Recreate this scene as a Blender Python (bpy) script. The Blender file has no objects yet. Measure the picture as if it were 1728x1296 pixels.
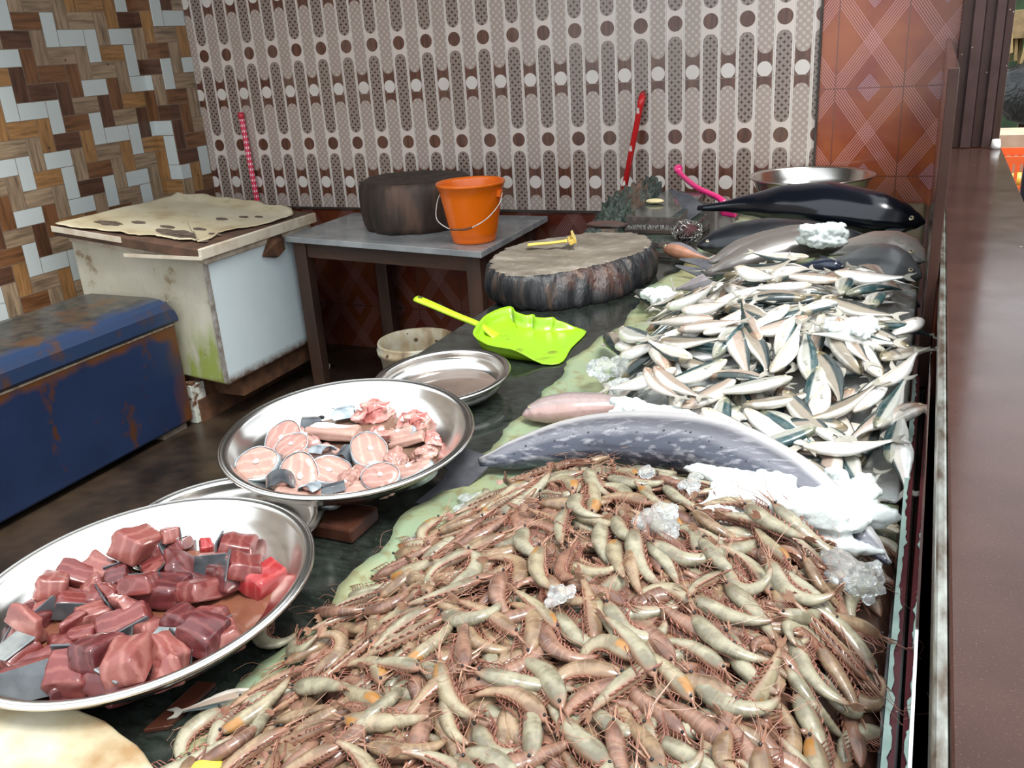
import bpy, math, random
import numpy as np
from mathutils import Vector, Matrix
D = bpy.data
SC = bpy.context.scene
COL = SC.collection
PI = math.pi

# ------------------------------------------------------------------ camera
cam_data = D.cameras.new('camera')
cam = D.objects.new('camera', cam_data)
COL.objects.link(cam)
cam.matrix_world = Matrix(((0.91308946, -0.08968105, 0.397775, 0.0),
                           (0.40301242, 0.34690039, -0.84690089, 0.0),
                           (-0.06203734, 0.93360454, 0.35289366, 1.60),
                           (0, 0, 0, 1)))
cam_data.sensor_fit = 'HORIZONTAL'
cam_data.sensor_width = 36.0
cam_data.lens = 1532.44 / 1728.0 * 36.0
cam_data.clip_start = 0.02
SC.camera = cam

# ------------------------------------------------------------------ world, sun, exposure
W = D.worlds.new('sky'); SC.world = W
W.use_nodes = True
nt = W.node_tree; nt.nodes.clear()
bg = nt.nodes.new('ShaderNodeBackground'); wo = nt.nodes.new('ShaderNodeOutputWorld')
bg.inputs[0].default_value = (0.90, 0.96, 1.0, 1)
bg.inputs[1].default_value = 1.75
nt.links.new(bg.outputs[0], wo.inputs[0])
sun_d = D.lights.new('sun', 'SUN'); sun_d.energy = 4.2; sun_d.angle = math.radians(22)
sun_d.color = (1.0, 0.985, 0.94)
sun = D.objects.new('sun', sun_d); COL.objects.link(sun)
sun.rotation_mode = 'QUATERNION'
sun.rotation_quaternion = Vector((-0.42, 0.22, -1.0)).to_track_quat('-Z', 'Y')
sun.location = (1, -1, 5)
SC.view_settings.view_transform = 'Standard'
SC.view_settings.look = 'None'
SC.view_settings.gamma = 1.0
SC.view_settings.exposure = 0.25
SC.view_settings.use_curve_mapping = False

# ------------------------------------------------------------------ node expression helper
class E:
    def __init__(s, t, k): s.t = t; s.k = k
    def _m(s, op, *a):
        n = s.t.nodes.new('ShaderNodeMath'); n.operation = op
        for i, v in enumerate((s,) + a):
            if isinstance(v, E): s.t.links.new(v.k, n.inputs[i])
            else: n.inputs[i].default_value = float(v)
        return E(s.t, n.outputs[0])
    def __add__(s, o): return s._m('ADD', o)
    def __sub__(s, o): return s._m('SUBTRACT', o)
    def __mul__(s, o): return s._m('MULTIPLY', o)
    def __truediv__(s, o): return s._m('DIVIDE', o)
    def fl(s): return s._m('FLOOR')
    def fr(s): return s._m('FRACT')
    def mod(s, o): return s._m('FLOORED_MODULO', o)
    def ab(s): return s._m('ABSOLUTE')
    def sqrt(s): return s._m('SQRT')
    def lt(s, o): return s._m('LESS_THAN', o)
    def gt(s, o): return s._m('GREATER_THAN', o)
    def mx(s, o): return s._m('MAXIMUM', o)
    def mn(s, o): return s._m('MINIMUM', o)
    def inv(s): return (s * -1) + 1

class Mat:
    def __init__(s, name):
        s.m = D.materials.new(name); s.m.use_nodes = True
        s.t = s.m.node_tree; s.b = s.t.nodes['Principled BSDF']
    def n(s, kind, **kw):
        x = s.t.nodes.new('ShaderNode' + kind)
        for k, v in kw.items(): setattr(x, k, v)
        return x
    def l(s, a, b): s.t.links.new(a, b)
    def coord(s, which='Object'):
        if not hasattr(s, 'tc'): s.tc = s.n('TexCoord')
        return s.tc.outputs[which]
    def xyz(s, which='Object'):
        q = s.n('SeparateXYZ'); s.l(s.coord(which), q.inputs[0])
        return [E(s.t, o) for o in q.outputs]
    def noise(s, scale, detail=4, vec=None, stretch=None, rough=.55):
        x = s.n('TexNoise'); x.inputs['Scale'].default_value = scale
        x.inputs['Detail'].default_value = detail; x.inputs['Roughness'].default_value = rough
        v = vec if vec is not None else s.coord()
        if stretch:
            mp = s.n('Mapping'); mp.inputs['Scale'].default_value = stretch
            s.l(v, mp.inputs[0]); v = mp.outputs[0]
        s.l(v, x.inputs['Vector']); return E(s.t, x.outputs[0])
    def vor(s, scale, feat='F1', out=0, stretch=None):
        x = s.n('TexVoronoi'); x.feature = feat; x.inputs['Scale'].default_value = scale
        v = s.coord()
        if stretch:
            mp = s.n('Mapping'); mp.inputs['Scale'].default_value = stretch
            s.l(v, mp.inputs[0]); v = mp.outputs[0]
        s.l(v, x.inputs['Vector']); return E(s.t, x.outputs[out])
    def ramp(s, e, stops, interp='LINEAR'):
        r = s.n('ValToRGB'); cr = r.color_ramp; cr.interpolation = interp
        while len(cr.elements) < len(stops): cr.elements.new(0.5)
        for el, (p, c) in zip(cr.elements, stops):
            el.position = p; el.color = (*c, 1) if not isinstance(c, (int, float)) else (c, c, c, 1)
        s.l(e.k, r.inputs[0]); return r.outputs[0]
    def mix(s, f, a, b, mode='MIX'):
        x = s.n('Mix', data_type='RGBA', blend_type=mode)
        if isinstance(f, E): s.l(f.k, x.inputs[0])
        else: x.inputs[0].default_value = f
        for v, i in ((a, 6), (b, 7)):
            if isinstance(v, (tuple, list)): x.inputs[i].default_value = (*v, 1)
            else: s.l(v, x.inputs[i])
        return x.outputs[2]
    def set(s, **kw):
        names = dict(col='Base Color', rough='Roughness', metal='Metallic', coat='Coat Weight', coatr='Coat Roughness',
                     trans='Transmission Weight', alpha='Alpha', sss='Subsurface Weight', ior='IOR', spec='Specular IOR Level')
        for k, v in kw.items():
            i = s.b.inputs[names[k]]
            if isinstance(v, E): s.l(v.k, i)
            elif isinstance(v, bpy.types.NodeSocket): s.l(v, i)
            elif isinstance(v, (tuple, list)): i.default_value = (*v, 1)
            else: i.default_value = v
        return s
    def bump(s, e, strength=.3, dist=.002):
        b = s.n('Bump'); b.inputs['Strength'].default_value = strength; b.inputs['Distance'].default_value = dist
        s.l(e.k, b.inputs['Height']); s.l(b.outputs[0], s.b.inputs['Normal']); return s

def simple(name, c1, c2=None, scale=8, rough=.5, metal=0, bump=0, bdist=.002, coat=0, lo=.35, hi=.65, stretch=None, detail=5, **kw):
    m = Mat(name)
    if c2 is None: c2 = tuple(v * .8 for v in c1)
    e = m.noise(scale, detail, stretch=stretch)
    m.set(col=m.ramp(e, [(lo, c1), (hi, c2)]), rough=rough, metal=metal, coat=coat, **kw)
    if bump: m.bump(m.noise(scale * 3, 4, stretch=stretch), bump, bdist)
    return m.m

# ------------------------------------------------------------------ mesh helpers
class MB:
    """collects shapes for ONE mesh object"""
    def __init__(s): s.v = []; s.f = []; s.mi = []; s.uv = []
    def add(s, vs, fs, mi=0, uv=None):
        o = len(s.v); s.v += [tuple(v) for v in vs]
        s.f += [tuple(i + o for i in f) for f in fs]
        s.mi += (list(mi) if isinstance(mi, (list, tuple)) else [mi] * len(fs))
        s.uv += (list(uv) if uv is not None else [(0, 0)] * len(vs))
        return s
    def box(s, lo, hi, mi=0, M=None):
        x0, y0, z0 = lo; x1, y1, z1 = hi
        v = [(x0, y0, z0), (x1, y0, z0), (x1, y1, z0), (x0, y1, z0), (x0, y0, z1), (x1, y0, z1), (x1, y1, z1), (x0, y1, z1)]
        if M is not None: v = [tuple(M @ Vector(p)) for p in v]
        return s.add(v, [(0, 3, 2, 1), (4, 5, 6, 7), (0, 1, 5, 4), (1, 2, 6, 5), (2, 3, 7, 6), (3, 0, 4, 7)], mi)
    def prism(s, poly, z0, z1, mi=0, top=None):
        n = len(poly); top = top or poly
        v = [(p[0], p[1], z0) for p in poly] + [(p[0], p[1], z1) for p in top]
        f = [tuple(range(n - 1, -1, -1)), tuple(range(n, 2 * n))] + [(i, (i + 1) % n, (i + 1) % n + n, i + n) for i in range(n)]
        return s.add(v, f, mi)
    def loft(s, rings, cap=True, mi=0, uv=None, closed=True):
        m = len(rings[0]); n = len(rings); v = [p for r in rings for p in r]; f = []
        for i in range(n - 1):
            for j in range(m if closed else m - 1):
                a = i * m + j; b = i * m + (j + 1) % m
                f.append((a, b, b + m, a + m))
        if cap:
            f.append(tuple(range(m - 1, -1, -1))); f.append(tuple(range((n - 1) * m, n * m)))
        return s.add(v, f, mi, uv)
    def tube(s, pts, r, m=8, mi=0, cap=True):
        P = [Vector(p) for p in pts]; rings = []
        R = r if isinstance(r, (list, tuple)) else [r] * len(P)
        up = Vector((0, 0, 1)); prev = None
        for i, p in enumerate(P):
            t = (P[min(i + 1, len(P) - 1)] - P[max(i - 1, 0)]).normalized()
            if prev is None:
                a = t.cross(up)
                if a.length < .05: a = t.cross(Vector((1, 0, 0)))
            else: a = prev - t * prev.dot(t)
            a.normalize(); prev = a; b = t.cross(a)
            rings.append([tuple(p + (a * math.cos(2 * PI * k / m) + b * math.sin(2 * PI * k / m)) * R[i]) for k in range(m)])
        return s.loft(rings, cap, mi)
    def lathe(s, prof, m=48, c=(0, 0, 0), mi=0, cap=False, a0=0):
        rings = [[(c[0] + r * math.cos(a0 + 2 * PI * k / m), c[1] + r * math.sin(a0 + 2 * PI * k / m), c[2] + z) for k in range(m)] for r, z in prof]
        return s.loft(rings, cap, mi)
    def ell(s, c, r, m=10, n=7, mi=0, jit=0, rnd=None):
        rings = []
        for i in range(1, n):
            th = PI * i / n
            rings.append([(c[0] + r[0] * math.sin(th) * math.cos(2 * PI * k / m) * (1 + (rnd.uniform(-jit, jit) if rnd else 0)),
                           c[1] + r[1] * math.sin(th) * math.sin(2 * PI * k / m) * (1 + (rnd.uniform(-jit, jit) if rnd else 0)),
                           c[2] - r[2] * math.cos(th)) for k in range(m)])
        return s.loft(rings, True, mi)
    def mesh(s, name, mats, smooth=False):
        me = D.meshes.new(name); me.from_pydata(s.v, [], s.f)
        for m in (mats if isinstance(mats, (list, tuple)) else [mats]): me.materials.append(m)
        me.polygons.foreach_set('material_index', s.mi)
        if smooth: me.polygons.foreach_set('use_smooth', [True] * len(s.f))
        if any(u != (0, 0) for u in s.uv):
            ul = me.uv_layers.new(name='UVMap')
            idx = np.zeros(len(me.loops), dtype=np.int32); me.loops.foreach_get('vertex_index', idx)
            ul.data.foreach_set('uv', np.array(s.uv, dtype=np.float32)[idx].ravel())
        me.validate(); me.update(); return me
    def obj(s, name, mats, parent=None, smooth=False, loc=None, bevel=0, seg=2, sub=0):
        if loc is not None: s.v = [(a - loc[0], b - loc[1], c - loc[2]) for a, b, c in s.v]
        o = link(name, s.mesh(name, mats, smooth), parent)
        if loc is not None: o.location = loc
        if bevel:
            b = o.modifiers.new('bevel', 'BEVEL'); b.width = bevel; b.segments = seg; b.limit_method = 'ANGLE'; b.angle_limit = math.radians(40)
        if sub:
            b = o.modifiers.new('sub', 'SUBSURF'); b.levels = sub; b.render_levels = sub
        return o

def link(name, data, parent=None):
    o = D.objects.new(name, data); COL.objects.link(o)
    if parent is not None: o.parent = parent
    return o
def tag(o, label=None, cat=None, group=None, kind=None):
    if label: o['label'] = label
    if cat: o['category'] = cat
    if group: o['group'] = group
    if kind: o['kind'] = kind
    return o
def thing(name, label, cat, loc=(0, 0, 0), rz=0, group=None):
    o = link(name, None); o.empty_display_size = .05
    o.location = loc; o.rotation_euler = (0, 0, rz)
    return tag(o, label, cat, group)
def struct(name, mb, mat, **kw): return tag(mb.obj(name, mat, **kw), kind='structure')
def copy_tree(src, parent=None):
    o = src.copy(); COL.objects.link(o); o.parent = parent
    for ch in src.children: copy_tree(ch, o)
    return o
def kids(root, data):   # data: list of (name, mesh)
    for n, me in data: link(n, me, root)
def smst(a, b, x):
    t = min(1, max(0, (x - a) / (b - a))); return t * t * (3 - 2 * t)
def cr(pts, n):   # Catmull-Rom resample
    P = [Vector(p) for p in pts]; P = [P[0] * 2 - P[1]] + P + [P[-1] * 2 - P[-2]]
    out = []; k = len(P) - 3
    for i in range(n):
        u = i / (n - 1) * k; j = min(int(u), k - 1); t = u - j
        a, b, c, d = P[j:j + 4]
        out.append(.5 * ((2 * b) + (c - a) * t + (2 * a - 5 * b + 4 * c - d) * t * t + (3 * b - a - 3 * c + d) * t ** 3))
    return out
R0 = random.Random(7)
# ------------------------------------------------------------------ materials: setting
def mat_pattern():      # printed wall tile: pills and circles
    m = Mat('pill_circle_tile'); x, y, z = m.xyz()
    P = .155; Q = .478
    u = ((x + 3.70) / P)
    cell = (u + .25)                      # dark column centred on integer u
    half = (u * 2 + .5)
    isd = (half.fl().mod(2)).lt(.5)       # 1 in dark columns
    dx = (half.fr() - .5) * (P / 2)
    adx = dx.ab()
    zd = (((z - 1.147) / Q + .5).fr() - .5) * Q
    zl = (((z - .943) / Q + .5).fr() - .5) * Q
    r = .0315
    def capsule(zz, start):               # inside pill that spans between circles
        az = (zz.ab() * -1) + Q / 2       # distance from pill middle
        hl = Q / 2 - start - r
        dz = (az - hl).mx(0)
        return (adx * adx + dz * dz).lt(r * r)
    capd = capsule(zd, .052); capl = capsule(zl, .062)
    cird = (adx * adx + zd * zd).lt(.0325 ** 2)
    cirl = (adx * adx + zl * zl).lt(.031 ** 2)
    zone = zl.ab().lt(.105) * adx.lt(.0315)
    # motif: little crosses on a checker
    g = .0158
    a = ((dx / g) + .5); b = (z / g)
    ca = a.fl() + b.fl()
    chk = ca.mod(2).lt(.5)
    fa = (a.fr() - .5).ab(); fb = (b.fr() - .5).ab()
    star = (fa.sqrt() + fb.sqrt()).lt(.98) * chk
    sq = (fa.mx(fb)).lt(.40) * chk
    wood = m.noise(30, 4, stretch=(3, 3, .25))
    woodc = m.ramp(wood, [(.3, (.060, .022, .015)), (.7, (.15, .062, .038))])
    darkpill = m.mix(star, m.mix(sq, (.255, .195, .165), (.36, .285, .245)), (.055, .030, .024))
    litepill = m.mix(sq, (.345, .270, .235), (.47, .395, .350))
    cream = (.62, .53, .48)
    dcol = m.mix(capd, m.mix(cird, cream, woodc), darkpill)
    lcol = m.mix(zone, litepill, woodc); lcol = m.mix(capl, lcol, litepill); lcol = m.mix(cirl, lcol, (.62, .56, .52))
    c = m.mix(isd, lcol, dcol)
    line = adx.gt(.0345); line2 = adx.gt(.0375)
    c = m.mix(line, c, (.66, .61, .57)); c = m.mix(line2, c, (.42, .35, .31))
    seam = ((z - .79) / .60).fr().lt(.004)
    c = m.mix(seam, c, (.30, .24, .2))
    grime = m.noise(3.5, 6)
    c = m.mix((grime - .52).mx(0) * 1.2, c, (.30, .24, .19))
    m.set(col=c, rough=.22, spec=.5); return m.m

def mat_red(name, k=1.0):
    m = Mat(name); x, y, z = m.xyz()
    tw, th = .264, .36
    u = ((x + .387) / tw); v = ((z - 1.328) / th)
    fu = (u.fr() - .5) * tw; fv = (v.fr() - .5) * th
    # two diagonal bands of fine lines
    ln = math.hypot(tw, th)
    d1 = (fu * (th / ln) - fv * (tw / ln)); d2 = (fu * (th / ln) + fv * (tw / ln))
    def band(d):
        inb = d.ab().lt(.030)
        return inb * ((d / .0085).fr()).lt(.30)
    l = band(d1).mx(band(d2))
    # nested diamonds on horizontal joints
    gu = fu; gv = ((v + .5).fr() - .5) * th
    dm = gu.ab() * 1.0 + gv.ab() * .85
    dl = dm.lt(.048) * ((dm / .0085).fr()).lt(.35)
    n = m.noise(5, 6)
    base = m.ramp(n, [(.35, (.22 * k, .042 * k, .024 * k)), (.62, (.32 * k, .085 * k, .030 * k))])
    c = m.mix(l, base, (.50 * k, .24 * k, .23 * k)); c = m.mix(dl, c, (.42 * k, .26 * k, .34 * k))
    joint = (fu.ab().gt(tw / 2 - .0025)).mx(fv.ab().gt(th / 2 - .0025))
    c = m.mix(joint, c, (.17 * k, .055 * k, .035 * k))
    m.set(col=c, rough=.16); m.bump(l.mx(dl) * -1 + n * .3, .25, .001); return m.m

def mat_herring():
    m = Mat('wood_plank_tile'); x, y, z = m.xyz()
    U = .0795
    def brick(p, q):
        i = (p / U).fl(); j = (q / U).fl(); k = (i - j).mod(4)
        hor = k.lt(1.5)
        ai = i - k * hor; aj = j - ((k * -1) + 3) * hor.inv()
        lx = p / U - ai; ly = q / U - aj
        ex = (lx.mn((lx * -1) + (hor + 1))); ey = ly.mn((ly * -1) + (hor * -1 + 2))
        return ai, aj, hor, ex.mn(ey)
    s = x * 1.0 + y                        # runs along every face of the wall
    ai, aj, hor, edge = brick(s + 40.0, z + 40.03)
    idx = (ai * 2 + aj * 3).mod(7) * hor + (ai * 3 + aj * 2 + 3).mod(7) * hor.inv()
    rv = (idx + .5) / 7
    # along/across grain
    g = m.n('Mix', data_type='VECTOR'); c1 = m.n('CombineXYZ'); c2 = m.n('CombineXYZ')
    m.l((s * 6).k, c1.inputs[0]); m.l((z * 60).k, c1.inputs[1]); m.l((rv * 20).k, c1.inputs[2])
    m.l((s * 60).k, c2.inputs[0]); m.l((z * 6).k, c2.inputs[1]); m.l((rv * 20).k, c2.inputs[2])
    m.l(hor.k, g.inputs[0]); m.l(c2.outputs[0], g.inputs[4]); m.l(c1.outputs[0], g.inputs[5])
    gr = m.noise(1.0, 5, vec=g.outputs[1])
    base = m.ramp(rv, [(0, (.52, .55, .53)), (.285, (.27, .19, .125)), (.43, (.30, .155, .06)), (.57, (.16, .070, .030)), (.715, (.30, .215, .14)), (.857, (.095, .042, .024))], 'CONSTANT')
    isw = rv.lt(.285)
    grain = m.ramp(gr, [(.30, (.35, .33, .32)), (.55, (1.05, 1.03, 1.0)), (.75, (1.35, 1.3, 1.25))])
    wood = m.mix(.85, base, grain, 'MULTIPLY')
    c = m.mix(isw, wood, m.mix((gr - .5).mx(0) * .5, (.50, .54, .53), (.36, .37, .35)))
    knot = m.vor(9).lt(.045) * isw.inv()
    c = m.mix(knot, c, (.02, .012, .01))
    c = m.mix(edge.lt(.02), c, (.16, .12, .09))
    m.set(col=c, rough=.35); return m.m

def mat_black_granite():
    m = Mat('black_granite'); n = m.noise(14, 8, rough=.7); sp = m.noise(260, 2); v = m.noise(40, 6, stretch=(1, 2.4, 1))
    c = m.ramp(n * .5 + v * .5, [(.40, (.006, .007, .006)), (.60, (.022, .028, .023))])
    c = m.mix((sp - .66).mx(0) * 3, c, (.25, .28, .24))
    m.set(col=c, rough=m.n and (m.noise(6, 5) * .22 + .02), spec=.55); return m.m
def mat_maroon(name='maroon_granite', a=(.040, .019, .015), b=(.055, .027, .021), rough=.13):
    m = Mat(name); n = m.noise(7, 6); sp = m.noise(420, 2)
    c = m.ramp(n, [(.35, a), (.65, b)]); c = m.mix((sp - .60).mx(0) * 1.6, c, (.24, .12, .10))
    dots = m.vor(26).lt(.06) * m.noise(11, 2).gt(.56)
    c = m.mix(dots, c, (.42, .33, .29))
    m.set(col=c, rough=m.noise(9, 5) * .18 + rough - .06, spec=.18); return m.m
def mat_floor():
    m = Mat('wet_dark_floor'); n = m.noise(2.2, 7); n2 = m.noise(9, 6)
    c = m.ramp(n * .6 + n2 * .4, [(.38, (.010, .007, .005)), (.60, (.040, .026, .017))])
    m.set(col=c, rough=m.noise(3, 5) * .6 + .02, spec=.5); m.bump(n2, .3, .004); return m.m

M_PAT = mat_pattern(); M_RED = mat_red('red_diamond_tile'); M_RED2 = mat_red('shaded_red_tile', .42); M_HER = mat_herring()  # second copy of the red tile darkened for shade under the table
M_BG = mat_black_granite(); M_MAR = mat_maroon(); M_FLOOR = mat_floor()
M_DARKTRIM = simple('dark_grout', (.05, .035, .028), (.02, .015, .012), 20, .6)
M_CEIL = simple('dim_ceiling', (.18, .16, .14), (.13, .115, .10), 3, .8)
M_STREET = simple('street_ground', (.16, .15, .13), (.10, .09, .08), 2, .9)

# ------------------------------------------------------------------ setting
struct('floor', MB().box((-4.3, -1.2, -.06), (.26, 4.25, 0)), M_FLOOR)
struct('ground', MB().box((-12, -10, -.12), (14, 16, -.065)), M_STREET)
struct('wall_back', MB().box((-3.79, 4.18, .803), (-.457, 4.34, 3.0)), M_PAT)
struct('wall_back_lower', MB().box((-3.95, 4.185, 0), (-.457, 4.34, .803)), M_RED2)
struct('wall_back_right', MB().box((-.457, 4.185, 0), (.225, 4.34, 3.0)), M_RED)
struct('trim_1', MB().box((-3.79, 4.172, .795), (-.457, 4.18, .806)).box((-.459, 4.170, .80), (-.450, 4.185, 3.0)), M_DARKTRIM)
struct('wall_left', MB().box((-4.1, -1.2, 0), (-3.925, 4.34, 3.0)).box((-3.925, 3.946, 0), (-3.79, 4.34, 3.0)), M_HER)
struct('unseen_ceiling', MB().box((-4.1, 2.6, 3.0), (-.1, 4.34, 3.1)), M_CEIL)  # unseen, cut back to the rear to shape the sky light

# ------------------------------------------------------------------ display counter, ledge, divider, pillar
t = thing('display_counter', 'long counter with glossy black granite top under the plates and fish', 'counter', (0, 0, 0))
MB().box((-1.18, -.55, .81), (.03, 4.175, .85)).obj('granite_top', M_BG, t, bevel=.004)
b = MB().box((-1.10, -.5, 0), (-1.04, 4.17, .81))
b.box((-1.04, 3.2, 0), (0.03, 3.26, .81)).box((-1.04, -.5, 0), (.03, -.44, .81))
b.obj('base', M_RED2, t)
t = thing('granite_ledge', 'maroon polished granite ledge along the right side of the display', 'ledge', (0, 0, 0))
MB().box((.052, -.8, 1.07), (.247, 4.02, 1.10)).obj('ledge_slab', M_MAR, t, bevel=.003)
MB().box((.062, -.78, 0), (.235, 4.0, 1.07)).obj('ledge_wall', mat_maroon('maroon_panel', (.060, .022, .020), (.085, .033, .028), .2), t)
def chipped(name, mint, red, lim, amp, axis=2):
    m = Mat(name); q = m.xyz()[axis]; n = m.noise(70, 4); n2 = m.noise(16, 2)
    f = (q + (n - .5) * amp + (n2 - .5) * amp * 1.4).gt(lim)
    m.set(col=m.mix(f, red, mint), rough=.25); return m.m
m = Mat('edge_trim_glossy'); n = m.noise(40, 5, stretch=(1, .35, 1)); m.set(col=m.ramp(n, [(.4, (.10, .075, .055)), (.65, (.34, .36, .33))]), rough=.18, metal=.5)
tag(MB().box((.040, -.8, 1.062), (.0515, 4.02, 1.0985)).obj('edge_trim', m.m, t, bevel=.003), 'glossy worn edge strip')
t = thing('lip_panel', 'low maroon strip with chipped mint paint edge beside the prawns', 'panel', (0, 0, 0))
MB().box((.012, -.3, .8505), (.022, 1.96, .892)).obj('strip', mat_maroon('maroon_strip', (.075, .012, .018), (.10, .02, .024), .2), t)
# ragged paint edge: a thin separate layer with a torn outline
rr = random.Random(3); pts = []; yy = -.3
while yy < 1.96:
    pts.append((yy,   .016 + .003 * math.sin(yy * 31) * rr.random() + rr.uniform(-.002, .002))); yy += rr.uniform(.004, .018)
poly = [(.0095, -.3)] + [(x, y) for y, x in pts] + [(.0095, 1.958)]
MB().prism(poly, .8925, .8945).obj('mint_paint_edge', simple('mint_paint', (.42, .56, .50), (.30, .42, .37), 30, .4), t)
m = Mat('clear_glass'); m.set(col=(.97, .985, .98), rough=.02, trans=1.0, ior=1.45)
t = thing('glass_pane', 'narrow leaning glass pane between the mint edge and the ledge', 'glass', (0, 0, 0))
b = MB(); b.loft([[(.028, -.3, .852), (.031, -.3, .852), (.028, -.3, 1.02), (.025, -.3, 1.02)], [(.028, 1.95, .852), (.031, 1.95, .852), (.038, 1.95, .985), (.035, 1.95, .985)]])
b.obj('pane', m.m, t)
t = thing('divider_panel', 'tall narrow maroon granite divider standing at the back of the ledge', 'panel', (0, 0, 0))
MB().box((.017, 2.0, .852), (.037, 4.165, 1.50)).obj('slab', M_MAR, t, bevel=.002)
t = thing('granite_pillar', 'ribbed maroon granite pillar rising from the end of the ledge', 'pillar', (.15, 4.1, 0))
b = MB().box((-.088, -.07, 1.102), (.086, .075, 3.0))
b.obj('pillar_core', mat_maroon('maroon_pillar', (.055, .030, .027), (.082, .046, .042), .22), t)
for k, (xa, xb, yd) in enumerate(((-.088, -.052, .004), (-.048, -.012, .016), (-.008, .022, .004), (.026, .056, .016), (.060, .086, .006))):
    MB().box((xa, -.07 - yd, 1.102), (xb, -.0705, 2.995)).obj('rib', [M_MAR, D.materials['maroon_pillar']][k % 2], t, bevel=.002)
MB().lathe([(.0, 0), (.017, 0), (.018, .012), (.014, .034), (0, .036)], 20, c=(.075, -.105, 1.101)).obj('white_knob', simple('white_plastic', (.85, .86, .84), (.75, .76, .74), 5, .3), t, smooth=True)

# ------------------------------------------------------------------ green sheet under the fish
def sheet():
    m = Mat('pale_green_foam'); n = m.noise(5, 6); cr_ = m.vor(22, 'DISTANCE_TO_EDGE'); cr2 = m.vor(60, 'DISTANCE_TO_EDGE')
    c = m.ramp(n, [(.35, (.19, .26, .175)), (.53, (.24, .27, .15)), (.68, (.18, .15, .07))])
    c = m.mix(cr_.lt(.012) * m.noise(9, 2).gt(.50), c, (.22, .22, .12)); c = m.mix(((m.noise(34, 6) - .53).mx(0) * 6).mn(.75), c, (.17, .14, .065))
    m.set(col=c, rough=.4, coat=.3); m.bump(n, .5, .004)
    b = MB(); NX, NY = 40, 200; rr = random.Random(5)
    vt = []; ys = np.linspace(.30, 4.15, NY)
    for iy, y in enumerate(ys):
        xl = -.735 + .012 * math.sin(y * 9) + .008 * math.sin(y * 31 + 1) + rr.uniform(-.003, .003) + (.035 * smst(2.6, 3.6, y)) + .16 * (1 - smst(.46, .62, y))
        for ix in range(NX):
            u = ix / (NX - 1); x = xl + (.005 - xl) * u
            z = .8625 + (.001 if u > .15 else .004) * math.sin(x * 40 + y * 13) * math.sin(y * 21) + .012 * math.exp(-((u) / .05) ** 2) * (.5 + .5 * math.sin(y * 12 + 2))
            vt.append((x, y, z))
    lo = [(x, y, z - .010) for x, y, z in vt]; n_ = len(vt); f = []
    for i in range(NY - 1):
        for j in range(NX - 1):
            a = i * NX + j; f.append((a, a + 1, a + NX + 1, a + NX)); f.append((a + n_, a + NX + n_, a + NX + 1 + n_, a + 1 + n_))
        a = i * NX; f.append((a, a + NX, a + NX + n_, a + n_)); a += NX - 1; f.append((a, a + n_, a + NX + n_, a + NX))
    for j in range(NX - 1):
        f.append((j, j + n_, j + 1 + n_, j + 1)); a = (NY - 1) * NX + j; f.append((a, a + 1, a + 1 + n_, a + n_))
    b.add(vt + lo, f)
    return tag(b.obj('foam_sheet', m.m, smooth=True, loc=(-.37, 2.2, .851)), 'pale green cracked foam sheet lying under all the fish and prawns', 'sheet')
sheet()
# ------------------------------------------------------------------ chest freezers
def rusty(name, c1, c2, rust=(.10, .035, .012), th=.58, scale=5, rough=.45, streak=None, extra=None):
    m = Mat(name); n = m.noise(scale, 7, stretch=streak); n2 = m.noise(scale * 6, 5)
    c = m.ramp(m.noise(3, 5), [(.35, c1), (.65, c2)])
    c = m.mix(((n + (n2 - .5) * .35) - th).mx(0) * 9, c, rust)
    if extra: c = extra(m, c)
    m.set(col=c, rough=rough); return m.m
def algae(m, c):
    x, y, z = m.xyz()
    n = m.noise(9, 6, stretch=(1.5, 1.5, .5)); n2 = m.noise(34, 4, stretch=(2, 1, .35))
    f = ((x + .33).mn(.20) * 5.0).mx(0) * (((z * -1) + .52).mx(0) * 4.0).mn(1) * (n - .36).mx(0) * 7.0
    c = m.mix((f + (n2 - .5) * .8 * f.mn(1)).mn(.9), c, (.24, .30, .045))
    g = ((n2 - .55).mx(0) * 2).mn(.5); c = m.mix(g, c, (.30, .28, .21))
    spot = m.vor(15).lt(.05) * m.noise(5, 2).gt(.52); c = m.mix(spot, c, (.09, .07, .045))
    rim = ((z * -1) + .235).mx(0) * 40 * m.noise(20, 3); return m.mix(rim.mn(.95), c, (.10, .04, .015))
M_WFR = rusty('stained_white_enamel', (.56, .53, .44), (.40, .37, .28), th=.60, rust=(.22, .14, .07), scale=6, extra=algae)
def specks(m, c):
    x, y, z = m.xyz()
    spot = m.vor(26, stretch=(1, 1, 1)).lt(.07) * m.noise(7, 3).gt(.54); c = m.mix(spot, c, (.08, .08, .07))
    n = m.noise(26, 5)
    rim = (((z * -1) + .25).mx(0) * 22 + ((z - .755).mx(0) * 22)) * n * 2; return m.mix(rim.mn(.95), c, (.10, .042, .018))
M_WSKYLIT = rusty('sky_lit_white_enamel', (.62, .70, .72), (.56, .65, .68), th=.8, scale=3, rough=.3, extra=specks)  # white side panel, bluish sky light put into its colour
t = thing('chest_freezer', 'old white chest freezer with peeling cream lid and green algae', 'freezer', (-2.85, 3.01, 0), 0)
tilt = .10     # the cabinet leans, its wall end stands higher
def zt(x, z): return z - tilt * x
def tbox(lo, hi, mi=0):
    b = MB().box(lo, hi, mi); b.v = [(x, y, zt(x, z)) for x, y, z in b.v]; return b
b = tbox((-.80, 0, .20), (0, .765, .775)); b.mi = [0, 0, 0, 1, 0, 0]; b.f = b.f
b.obj('cabinet', [M_WFR, M_WSKYLIT], t, bevel=.008)
M_TRIM = simple('dirty_cream_metal', (.58, .51, .41), (.30, .19, .11), 14, .5, bump=.2, lo=.4, hi=.75)
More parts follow.
